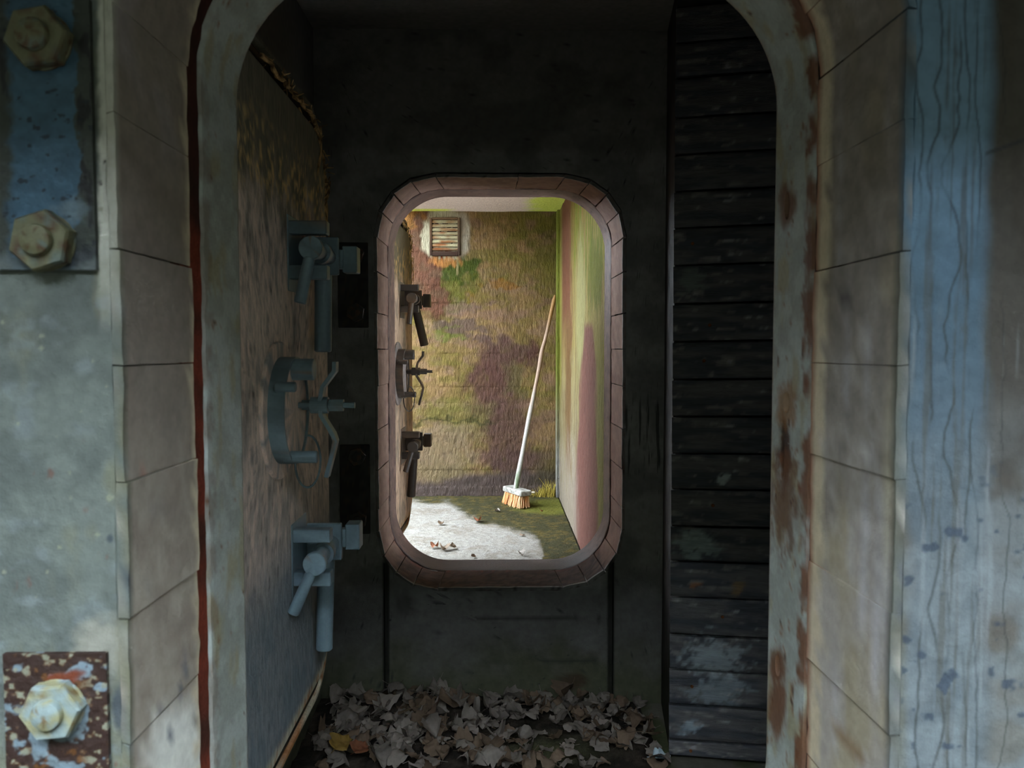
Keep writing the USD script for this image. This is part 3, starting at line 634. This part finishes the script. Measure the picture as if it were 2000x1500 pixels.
def col_leaf(dy, warm=False):
    def f(p):
        q = p - np.array([0, dy, 0]); n = fb(q, (22, 22, 10), 161); n2 = fb(q, (110, 110, 36), 162); n3 = fb(q, 50, 163)
        c = flat(p, S(188, 169, 158)); c = mixc(c, S(140, 132, 126), ss(n, .46, .62) * .8); c = mixc(c, S(104, 94, 90), ss(n2, .52, .68) * .6); c = mixc(c, S(84, 82, 68), ss(q[:, 2] + (n - .5) * .3, 1.44, 1.62) * .9)  # last mix: dim upper leaf put into the paint colour
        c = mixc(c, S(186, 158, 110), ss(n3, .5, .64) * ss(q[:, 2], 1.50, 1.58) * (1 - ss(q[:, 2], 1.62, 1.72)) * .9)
        c = mixc(c, S(80, 94, 102), (1 - ss(q[:, 2] + (n - .5) * .2, .72, .92)) * (.0 if warm else .85))  # cool skylight on the lower leaf put into its colour
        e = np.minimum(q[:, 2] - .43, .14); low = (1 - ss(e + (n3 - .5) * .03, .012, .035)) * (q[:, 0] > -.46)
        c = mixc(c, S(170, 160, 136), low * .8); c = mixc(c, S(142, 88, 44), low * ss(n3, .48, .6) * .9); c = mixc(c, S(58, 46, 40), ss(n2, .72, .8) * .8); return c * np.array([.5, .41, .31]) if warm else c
    return f

def col_steel(p):
    n = fb(p, 30, 171); n2 = fb(p, 80, 172); return mixc(mixc(flat(p, S(116, 136, 146)), S(94, 110, 120), ss(n, .42, .6)), S(120, 92, 66), ss(n2, .66, .74) * .8)

def col_silhouette_steel(p):  # shaded copy of the steel paint: silhouette darkness put into the colour
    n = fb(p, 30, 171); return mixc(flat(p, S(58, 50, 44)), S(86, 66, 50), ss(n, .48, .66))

def build_door(name, dy, label, lever_tilt, handle_tilt, coat, seed, turn=0.0, dark=False):
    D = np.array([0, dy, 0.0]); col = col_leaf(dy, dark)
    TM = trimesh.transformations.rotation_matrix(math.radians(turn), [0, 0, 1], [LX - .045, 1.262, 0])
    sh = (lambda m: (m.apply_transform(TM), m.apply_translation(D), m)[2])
    col_steel = globals()['col_steel' if not dark else 'col_silhouette_steel']
    d = thing(name, label, 'door', (LX - .05, 1.30 + dy, 0.38), kind='structure')
    fl_ = leaf_solid(1.255, 2.18, .375, 1.835, .19, -.505, -.455, .004, 14)
    col = gain(col, 1.6); put('door_plate', sh(refine(fl_, .03)), M_leaf, d, 35, col)
    lip = sweep(np.array([[[x, 1.7175 + a, 1.105 + b] for x, ins in ((-.4555, 0), (-.441, .001), (-.441, .010), (-.4555, .012)) for a, b in (outline(s, t, .4625 - ins, .73 - ins, .19 - ins),)] for s, t in ring(10, 6, 14)]), closed_n=True)
    put('rim', sh(lip), M_leaf, d, 35, col)
    plug = leaf_solid(1.315, 2.125, .43, 1.776, .145, -.4545, LX, .006, 14)
    plug = refine(plug, .02)
    put('door_panel', sh(plug), M_leaf, d, 35, col)
    seal = sweep(np.array([[[-.448 + .006 * math.cos(k * math.pi / 4), 1.72 + a + (0), 1.103 + b + .006 * math.sin(k * math.pi / 4)] for k in range(8) for a, b in (outline(s, t, .429, .700, .168),)] for s, t in ring(16, 12, 14)]), closed_n=True)
    rs = np.random.default_rng(seed)
    put('rubber_seal', sh(seal), M_rust, d, 40, lambda p: mixc(flat(p, S(44, 38, 32)), S(84, 70, 52), ss(fb(p, 50, 173), .5, .65)), label='perished dark rubber seal round the panel')
    # shreds of the seal and dead stalks hanging along the upper corner
    sec = [(3 if False else 1, t) for t in np.linspace(0, 1, 26)] + [(2, t) for t in np.linspace(0, .75, 22)]
    shreds = []
    arc = np.array([[-.436, 1.72 + a, 1.103 + b] for a, b in (outline(s, t, .428, .699, .167) for s, t in [(0, .93), (0, .97)] + sec)])
    shreds.append(tube(arc + rs.normal(0, .0022, arc.shape), .0045 + rs.uniform(-.0015, .002, len(arc)), 6))
    for k in range(60):
        b = arc[rs.integers(3, len(arc) - 2)] + rs.normal(0, .006, 3); ln = rs.uniform(.008, .03); dr = rs.normal(0, 1, 3); dr[0] = abs(dr[0]) * .7; dr /= np.linalg.norm(dr)
        shreds.append(rod(b, b + dr * ln, rs.uniform(.0008, .003), 5, .0008))
    for k in range(9):
        b = arc[rs.integers(5, 26)]; ln = rs.uniform(.06, .20); t = np.linspace(0, 1, 12)
        path = b + np.stack([.012 * np.sin(t * 3 + k), -.02 * t + .016 * np.sin(t * 4 + k), -ln * t], 1); shreds.append(tube(path, .0018, 5))
    put('torn_seal', sh(join(*shreds)), M_litter, d, 40, lambda p: mixc(flat(p, S(206, 168, 116)), S(96, 74, 52), ss(fb(p, 90, 174, 2), .46, .62)), label='torn seal shreds and dry stalks on the upper corner')
    # ---- the two locking dogs
    for zc, lt, ht, hl in ((1.452, lever_tilt[0], handle_tilt[0], .215), (.798, lever_tilt[1], handle_tilt[1], .262)):
        X = -.374; bars = [box(-.432, -.350, 1.735, 1.768, zc + .034, zc + .062, .002), box(-.432, -.350, 1.735, 1.768, zc - .060, zc - .030, .002),
                           box(-.436, -.428, 1.725, 1.86, zc - .085, zc + .075, .002), box(-.432, -.352, 1.872, 1.886, zc - .040, zc + .045, .002)]
        br = put('dog_bracket', sh(join(*bars)), coat, d, 30, col_steel)
        put('dog_shaft', sh(join(rod((X, 1.70, zc), (X, 1.935, zc), .017, 22), rod((X, 1.688, zc), (X, 1.706, zc), .0245, 28, None, .002), rod((X, 1.775, zc), (X, 1.80, zc), .024, 24))), coat, br, 35, col_steel)
        a = math.radians(lt); e0, e1 = np.array([X - .018 * math.sin(a), 1.698, zc - .018 * math.cos(a)]), np.array([X - .115 * math.sin(a), 1.694, zc - .115 * math.cos(a)])
        put('dog_lever', sh(rod(e0, e1, .0118, 20, .0125, .002)), coat, br, 35, col_steel)
        a = math.radians(ht); s0 = np.array([-.392, 1.905, zc]); s1 = s0 + np.array([math.sin(a), 0, -math.cos(a)]) * hl
        put('dog_handle', sh(rod(s0, s1, .0195, 28, .0195, .003)), coat, br, 35, col_steel)
        put('dog_hook', sh(join(box(-.353, -.319, 1.925, 1.975, zc - .030, zc + .031, .002), box(-.395, -.350, 1.918, 1.94, zc - .022, zc + .022, .002))), coat, br, 30, col_steel)
    # ---- hand wheel drive in the middle
    yc, zc = 1.638, 1.124
    ang = np.linspace(0, 2 * np.pi, 65)[:-1]
    def disc(r, xa, xb, bev=.002): return sweep(np.array([[[x, yc + rr * math.cos(t), zc + rr * math.sin(t)] for t in ang] for x, rr in ((xa, r), (xb - bev, r), (xb, r - bev))]))
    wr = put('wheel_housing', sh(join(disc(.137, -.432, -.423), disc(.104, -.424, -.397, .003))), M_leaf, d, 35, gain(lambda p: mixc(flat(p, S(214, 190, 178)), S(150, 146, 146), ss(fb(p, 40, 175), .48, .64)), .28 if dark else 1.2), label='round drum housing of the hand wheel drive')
    rim_ = sweep(np.array([[[x, yc + r * math.cos(t), zc + r * math.sin(t)] for x, r in ((-.430, .1065), (-.392, .1065), (-.392, .1005), (-.430, .1005))] for t in ang]), closed_n=True)
    put('drum_rim', sh(rim_), coat, wr, 35, col_steel)
    for (dyy, dz, r, ln) in ((-.012, .082, .0215, .050), (-.098, .052, .0095, .034), (.062, .006, .0105, .052), (-.040, -.088, .0120, .060)):
        put('wheel_peg', sh(rod((-.410, yc + dyy, zc + dz), (-.385 + ln - .02, yc + dyy, zc + dz), r, 22, None, .0015)), coat, wr, 35, col_steel)
    put('spindle', sh(join(rod((-.40, yc + .03, zc + .008), (-.283, yc + .03, zc + .008), .0062, 16), rod((-.335, yc + .03, zc + .008), (-.306, yc + .03, zc + .008), .0135, 6), rod((-.372, yc + .03, zc + .008), (-.337, yc + .03, zc + .008), .017, 20))), coat, d, 35, col_steel)
    prof = np.array([[-.322, .088], [-.322, .070], [-.346, .038], [-.352, .010], [-.350, -.020], [-.327, -.058], [-.322, -.072], [-.330, -.105], [-.341, -.146]])
    th = []
    for i, (x, z) in enumerate(prof):
        g = prof[min(i + 1, len(prof) - 1)] - prof[max(i - 1, 0)]; g /= np.linalg.norm(g); nn = np.array([-g[1], g[0]]) * .004
        th.append([[x + sx * nn[0], yc + .03 + sy * .014, zc + .008 + z + sx * nn[1]] for sx, sy in ((-1, -1), (1, -1), (1, 1), (-1, 1))])
    put('crank_handle', sh(sweep(np.array(th))), coat, d, 20, col_steel, label='bent flat steel crank handle')
    put('guide_bar', sh(box(-.418, -.411, yc + .075, yc + .083, zc - .05, zc + .075, .001)), coat, d, 30, col_steel)
    t = np.linspace(0, 2 * np.pi, 40); lp = np.stack([-.392 + .022 * np.cos(t), yc + .085 + .02 * np.cos(t), zc - .115 + .055 * np.sin(t)], 1)
    put('wire_loop', sh(tube(lp, .0025, 6)), coat, d, 40, col_steel)
    # hinge barrels on the frame side
    for z in (.62, 1.60): put('hinge', sh(rod((LX - .045, 1.262, z - .06), (LX - .045, 1.262, z + .06), .018, 20, None, .002)), coat, d, 35, col_steel)
    return d
build_door('door_1', 0.0, 'heavy grey steel bunker door with locking dogs, open inside the nearest doorway', (12, 24), (-1, -2), M_steel, 21)
build_door('door_2', Y2 - Y1, 'second open steel bunker door, with handles darkened as silhouettes against the sunlit court', (6, 16), (13, -4), M_steel, 22, -1.9, True)

# ------------------------------------------------------------------ bolted anchor plates beside both doorways
def hexnut(c, r, h, rot):
    a = np.radians(rot + np.arange(6) * 60.0)
    secs = [[[c[0] + rr * math.cos(t), c[1] - y, c[2] + rr * math.sin(t)] for t in a] for y, rr in ((0, r), (h * .82, r), (h, r * .93))]
    return sweep(np.array(secs))

def col_plate(kind):
    def f(p):
        u, v = proj(p); n = fb(p, 45, 181); n2 = fb(p, 110, 182, 3); w = (n - .5)
        if kind == 'blue':
            c = flat(p, S(96, 140, 168)); c = mixc(c, S(82, 122, 148), ss(n, .42, .6)); ed = ss(u + (fb(p, (60, 60, 22), 185) - .5) * 70 + (n2 - .5) * 18, 146, 153) + (1 - ss(u + w * 50, 8, 30))
            c = mixc(c, S(86, 92, 82), np.clip(ed, 0, 1)); c = mixc(c, S(44, 40, 42), np.clip(ed, 0, 1) * ss(fb(p, (140, 140, 30), 183, 3), .55, .66)); c = mixc(c, S(150, 174, 186), blob(u, v, 140, 410, 30, 26, w * 2) * .8)
            c = mixc(c, S(40, 48, 62), ss(n2, .70, .76) * .8); c = mixc(c, S(150, 160, 160), ss(v + w * 60, 488, 506) * .7); return mixc(c, S(58, 64, 72), blob(u, v, 140, 500, 40, 22, w * 3) * .8)
        if kind == 'rusty':
            c = mixc(flat(p, S(186, 208, 222)), S(168, 184, 192), ss(n, .42, .6)); edge = np.clip(ss(u + w * 30, 158, 186) + (1 - ss(u + w * 30, 48, 72)) + (1 - ss(v + w * 30, 1288, 1318)), 0, 1)
            r = np.clip(ss(n + edge * .22, .56, .62), 0, 1); c = mixc(c, S(84, 54, 44), r); c = mixc(c, S(150, 96, 46), r * ss(n2, .56, .66)); c = mixc(c, S(206, 206, 180), edge * ss(n2, .60, .68) * .9)
            return mixc(c, S(176, 84, 48), blob(u, v, 118, 1328, 44, 18, w * 2.5))
        return mixc(mixc(flat(p, S(58, 56, 54)), S(40, 38, 38), ss(n, .42, .6)), S(84, 66, 50), ss(n2, .62, .7) * .6)
    return f

def col_nut(kind):
    def f(p):
        n = fb(p, 70, 191); n2 = fb(p, 160, 192, 3)
        if kind == 'olive': c = mixc(flat(p, S(168, 164, 122)), S(150, 168, 158), ss(n, .52, .64) * .8); return mixc(c, S(132, 84, 36), ss(n2 + (n - .5) * .5, .54, .64) * .85)
        if kind == 'pale': c = mixc(flat(p, S(188, 206, 204)), S(202, 196, 150), ss(n, .46, .6)); return mixc(c, S(150, 112, 52), ss(n2, .60, .7) * .8)
        return mixc(flat(p, S(64, 60, 56)), S(90, 68, 50), ss(n, .5, .64))
    return f

def anchor(y0, zlo, zhi, bolts, kind, nut, label, group=None, ox=0.0):
    x0, x1 = -.526 + ox, -.424 + ox
    if y0 < 1: x0, x1 = -.5265, at(192, 900, Y=Y1)[0] + .006
    p = thing('anchor_plate', label, 'plate', ((x0 + x1) / 2, y0 - .006, zlo), group)
    pl = slab((x0, y0 - .007, zlo), (1, 0, 0), (0, 0, 1), (0, -1, 0), x1 - x0, zhi - zlo, 90, 240, .006, lambda q: (fb(q, 90, 184, 3) - .5) * .0022) if y0 < 1 else refine(box(x0, x1, y0 - .008, y0 - .001, zlo, zhi, .002), .03)
    put('steel_plate', pl, M_plate, p, 30, gain(col_plate(kind), (.29 if kind == 'blue' else .26) if y0 < 1 else 1.0))
    for bx, bz, rot in bolts:
        cn = gain(col_nut(nut), (.24 if kind == 'blue' else .36) if y0 < 1 else 1.0); nu = put('hex_nut', refine(hexnut((bx, y0 - .008, bz), .0325, .0185, rot), .008), M_plate, p, 25, cn)
        prof = [(0, .0), (0, .0165), (.004, .0165), (.0075, .015), (.0095, .010), (.0100, .004)]
        a = np.arange(24) * math.pi / 12
        put('bolt_end', sweep(np.array([[[bx + max(r, .0005) * math.cos(t), y0 - .026 - y, bz + max(r, .0005) * math.sin(t)] for t in a] for y, r in prof])), M_plate, nu, 40, cn)
        put('washer', rod((bx, y0 - .0065, bz), (bx, y0 - .0105, bz), .0300, 28, None, .001), M_plate, nu, 30, cn)
    return p

def bz(px, py): q = at(px, py, Y=Y1 - .012); return q[0], q[2]
b1, b2, b3 = bz(80, 78), bz(88, 472), bz(108, 1383)
anchor(Y1, at(100, 528, Y=Y1)[2], at(100, 2, Y=Y1)[2], [(*b1, 10), (*b2, 18)], 'blue', 'olive', 'blue painted steel plate with two big rusty nuts, top left of the nearest doorway')
anchor(Y1, at(100, 1272, Y=Y1)[2] - .29, at(100, 1272, Y=Y1)[2], [(*b3, 5), (b3[0], b3[1] - .21, 20)], 'rusty', 'pale', 'flaking rusty plate with a pale painted nut, low on the left outer wall')
u0, u1 = at(665, 560, Y=Y2)[0], at(726, 560, Y=Y2)[0]
for (ya, yb), lab in (((640, 474), 'upper dark steel plate on the chamber wall beside the far doorway'), ((1042, 868), 'lower dark steel plate on the chamber wall beside the far doorway')):
    zl, zh = at(690, ya, Y=Y2)[2], at(690, yb, Y=Y2)[2]
    anchor(Y2, zl, zh, [((u0 + u1) / 2, zh - .04, 10), ((u0 + u1) / 2, zl + .05, 24)], 'dark', 'dark', lab)

# ------------------------------------------------------------------ tarred plank screen
joints = [12, 84, 152, 230, 302, 374, 446, 519, 594, 668, 742, 814, 886, 956, 1028, 1096, 1166, 1240, 1308, 1376, 1444, 1512, 1580, 1648]
yw, rl = math.radians(12), math.radians(1.0)
e1 = np.array([math.cos(yw), -math.sin(yw), math.sin(rl)]); e1 /= np.linalg.norm(e1); en = np.array([-math.sin(yw), -math.cos(yw), 0.0]); ez = np.cross(e1, en) * -1.0
if ez[2] < 0: ez = -ez
PX, PY = at(1314, 742, Y=2.40)[0], 2.40
ps = thing('plank_screen', 'screen of black tarred horizontal planks at the right of the chamber', 'plank screen', (PX + .25, 2.33, 0.0))
def col_plank(k):
    def f(p):
        u, v = proj(p); n = fb(p, (8, 8, 40), 200 + k); n2 = fb(p, (22, 22, 60), 240 + k); n3 = fb(p, 60, 280 + k, 3)
        c = flat(p, S(92, 90, 90)); c = mixc(c, S(66, 68, 74), ss(n, .40, .6)); c = mixc(c, S(140, 134, 130), ss(n2, .58, .7) * (.3 + .4 * (1 - ss(u, 1380, 1480))))
        c = mixc(c, S(176, 178, 178), ss(n3 + (n2 - .5) * .9, .80, .92) * .5)
        for cu, cv, ru, rv, cc in ((1398, 1284, 50, 34, S(150, 160, 164)), (1405, 1352, 46, 24, S(120, 130, 136)), (1362, 1064, 34, 22, S(136, 150, 146)), (1412, 936, 12, 10, S(176, 186, 184)), (1440, 1152, 12, 12, S(130, 102, 62)), (1358, 1142, 10, 6, S(150, 92, 44)), (1350, 1420, 20, 12, S(150, 166, 178)), (1352, 548, 26, 26, S(96, 106, 100))):
            c = mixc(c, np.minimum(cc * 1.35, .8), blob(u, v, cu, cv, ru, rv, (n3 - .5) * 2.4 + (n2 - .5) * 1.2) * .62)
        return c
    return f
r4 = np.random.default_rng(12)
for k in range(len(joints) - 1):
    za, zb = at(1314, joints[k], Y=PY)[2], max(at(1314, joints[k + 1], Y=PY)[2], .012); h = za - zb - .007
    if h < .03: continue
    o = np.array([PX, PY, zb + .0035]) + en * r4.uniform(-.003, .003)
    b = slab(o, e1, ez, en, .52, h, 70, 14, .024, lambda p, k=k, o=o, h=h: (fb(p, (10, 10, 60), 300 + k) - .5) * .004 - .005 * ss(np.abs(((p - o) @ ez) / h - .5), .40, .5))
    put('plank', b, M_wood, ps, 30, col_plank(k))
    if k in (6, 8, 9, 13, 16, 18, 20):
        c = o + e1 * r4.uniform(.04, .16) + ez * h * r4.uniform(.4, .6)
        put('nail', rod(c + en * -.002, c + en * .004, .0055, 12, .004), M_rust, ps, 30, S(120, 74, 42))
put('batten', trimesh.convex.convex_hull(np.array([np.array([PX, PY, z]) + e1 * a + en * b for a in (.30, .36) for b in (-.026, -.06) for z in (0.0, 2.28)])), M_wood, ps, 30, S(60, 56, 52))

# ------------------------------------------------------------------ dead leaves
r5 = np.random.default_rng(33)
def leaf_mesh(c, size, yaw, tiltv, curl, rs):
    """A curled dead leaf: a toothed ovate blade folded along its midrib, with a stalk."""
    n, k = 13, 7; g = []; wmax = rs.uniform(.34, .52); ph = rs.uniform(0, 6, 3)
    for i in range(n):
        t = i / (n - 1); w = wmax * (math.sin(math.pi * t ** .72) ** .8 if 0 < t < 1 else .02) * (1 + .14 * math.sin(t * 19 + ph[0]) + rs.uniform(-.16, .12))
        row = []
        for j in range(k):
            s = (j / (k - 1) - .5) * 2
            row.append([t - .5, s * w, curl[0] * (s * s) * w * 1.6 + curl[1] * (t - .5) ** 2 * 2 + .09 * math.sin(t * 7 + s * 3 + curl[2]) * abs(s) + .05 * math.sin(t * 15 + ph[1]) * math.sin(s * 5 + ph[2])])
        g.append(row)
    g = np.array(g) * size; v = g.reshape(-1, 3); f = []
    for i in range(n - 1):
        for j in range(k - 1):
            a = i * k + j; f += [[a, a + k, a + k + 1], [a, a + k + 1, a + 1]]
    st = rod(np.array([-.5, 0, curl[1] * .5]) * size, np.array([-.85, rs.uniform(-.1, .1), curl[1] * .5 + .05]) * size, .012 * size, 4, .02 * size)
    m = join(trimesh.Trimesh(v, f, process=False), st)
    R = trimesh.transformations.euler_matrix(tiltv[0], tiltv[1], yaw); m.apply_transform(R); m.apply_translation(np.asarray(c) - [0, 0, m.vertices[:, 2].min() + (np.asarray(c)[2] - np.asarray(c)[2])])
    m.apply_translation([0, 0, np.asarray(c)[2] - m.vertices[:, 2].min()])
    return m

def heap(x, y):
    """Height of the litter: banked against the wall on the left, thin on the right front."""
    b = .050 * math.exp(-((x + .30) / .35) ** 2) * (0.35 + .65 * ss(np.array([y]), 2.45, 2.78)[0]) + .012
    bare = math.exp(-(((x - .17) / .13) ** 2 + ((y - 2.47) / .09) ** 2)); return b * (1 - .85 * bare)
n1_, n2_ = 100, 70
def d_lit(p): return np.array([heap(a, b) for a, b in p[:, :2]]) + (fb(p, 26, 401) - .5) * .030 - .012
put('leaf_litter', slab((-.60, 1.75, 0.006), (1, 0, 0), (0, 1, 0), (0, 0, 1), 1.10, Y2 - 1.75 - .002, n1_, n2_, .004, lambda p: np.maximum(d_lit(p), -.002)), M_litter, smooth=30, col=lambda p: mixc(mixc(flat(p, S(62, 54, 46)), S(36, 31, 27), ss(fb(p, 30, 402), .42, .58)), S(84, 84, 58), np.exp(-(((p[:, 0] - .17) / .13) ** 2 + ((p[:, 1] - 2.45) / .08) ** 2))), label='crumbled dead leaf mould on the chamber floor', cat='leaf litter', kind='stuff')
ZX = [(-.28, 'near the open steel door'), (.02, 'left of the middle'), (.28, 'right of the middle'), (9, 'beside the plank screen')]
ZY = [(2.46, 'at the front of the pile'), (2.62, 'halfway back in the pile'), (9, 'banked against the sill wall')]
def zone(x, y):
    return next(b for a, b in ZY if y < a) + ', ' + next(b for a, b in ZX if x < a)

pts = []
while len(pts) < 285:
    x, y = r5.uniform(-.54, .50), r5.uniform(2.30, 2.765)
    if x < -.47 and y < 2.25: continue
    if r5.uniform() < .72 * math.exp(-(((x - .17) / .12) ** 2 + ((y - 2.47) / .08) ** 2)): continue
    pts.append((x, y))
for k, (x, y) in enumerate(pts):
    sz = r5.uniform(.042, .078); m = leaf_mesh((x, y, .006 + heap(x, y) * r5.uniform(.7, 1.15)), sz, r5.uniform(0, 6.3), (r5.normal(0, .30), r5.normal(0, .30)), (r5.uniform(-.7, .9), r5.uniform(-.6, .6), r5.uniform(0, 6)), r5)
    v = m.vertices; over = v[:, 1].max() - (Y2 - .012)
    if over > 0: m.apply_translation([0, -over, 0])
    lo = v[:, 0].min() + .595
    if lo < 0: m.apply_translation([-lo, 0, 0])
    put('dead_leaf', m, (L_grey, L_brown, L_grey)[k % 3], smooth=True, label='curled dead leaf ' + zone(x, y), cat='leaf', group='dead leaves ' + zone(x, y))
for px, py, mat, lab, sz in ((668, 1458, L_yellow, 'large yellow dead leaf on the leaf pile near the open steel door', .075), (704, 1466, L_orange, 'orange brown dead leaf beside the large yellow leaf', .058)):
    q = at(px, py, Z=.07); put('dead_leaf', leaf_mesh((q[0], q[1], .075), sz, 1.2, (.25, -.1), (.2, .1, 1), r5), mat, smooth=True, label=lab, cat='leaf')
q = at(1292, 1482, Z=.03); put('dead_leaf', leaf_mesh((q[0], q[1], .03), .06, .3, (.2, .1), (.3, .1, 2), r5), leaf_look('leaf_pale', S(176, 190, 196)), smooth=True, label='pale bluish dead leaf at the foot of the plank screen', cat='leaf')

# leaves and crumbs on the sunlit floor
spots = [(862, 1024, .05, 'small brown leaf on the pale court floor, farthest back of the left ones'), (935, 1018, .05, 'pale curled leaf on the edge of the moss'), (972, 999, .035, 'pinkish scrap of leaf lying left of the broom head'), (1020, 1046, .035, 'grey leaf at the moss edge below the broom'),
         (850, 1070, .05, 'dark red brown leaf of the clump in the middle of the pale court floor'), (866, 1074, .06, 'largest dark brown leaf of the clump on the pale court floor'), (884, 1071, .05, 'brown leaf at the right of the clump on the pale court floor'), (925, 1088, .03, 'small black leaf near the far door sill'), (1017, 1084, .04, 'reddish leaf near the far door sill'), (1058, 999, .02, 'dark crumb of leaf on the moss right of the broom')]
for px, py, sz, lab in spots:
    q = at(px, py, Z=ZF + .004); put('dead_leaf', leaf_mesh((q[0], q[1], ZF + .003), sz, r5.uniform(0, 6), (r5.normal(0, .15), r5.normal(0, .15)), (r5.uniform(.2, .9), r5.uniform(-.3, .5), 1), r5), (L_brown, L_orange, L_grey)[len(lab) % 3], smooth=True, label=lab, cat='leaf', group='leaves on the court floor')
# dry grass and moss tuft in the corner behind the broom
tf = []
for k in range(260):
    u = r5.uniform(0, 1); x = np.interp(u, [0, .45, 1], [.07, .28, XR - .03]) ; q = np.array([x + r5.normal(0, .012), YB - .02 - abs(r5.normal(0, .02)), ZF]); ln = (.025 + .10 * u ** 2) * r5.uniform(.4, 1.2)
    tf.append(rod(q, q + np.array([r5.normal(0, .35), -abs(r5.normal(0, .25)), 1.0]) * ln, .0025, 4, .0006))
put('grass', join(*tf), M_bristle, smooth=30, col=lambda p: mixc(flat(p, S(136, 118, 44)), S(64, 54, 30), ss(.30 - p[:, 0] + (fb(p, 40, 411, 2) - .5) * .3, 0, .15)), label='dry yellowish grass along the foot of the back wall behind the broom', cat='grass', kind='stuff')
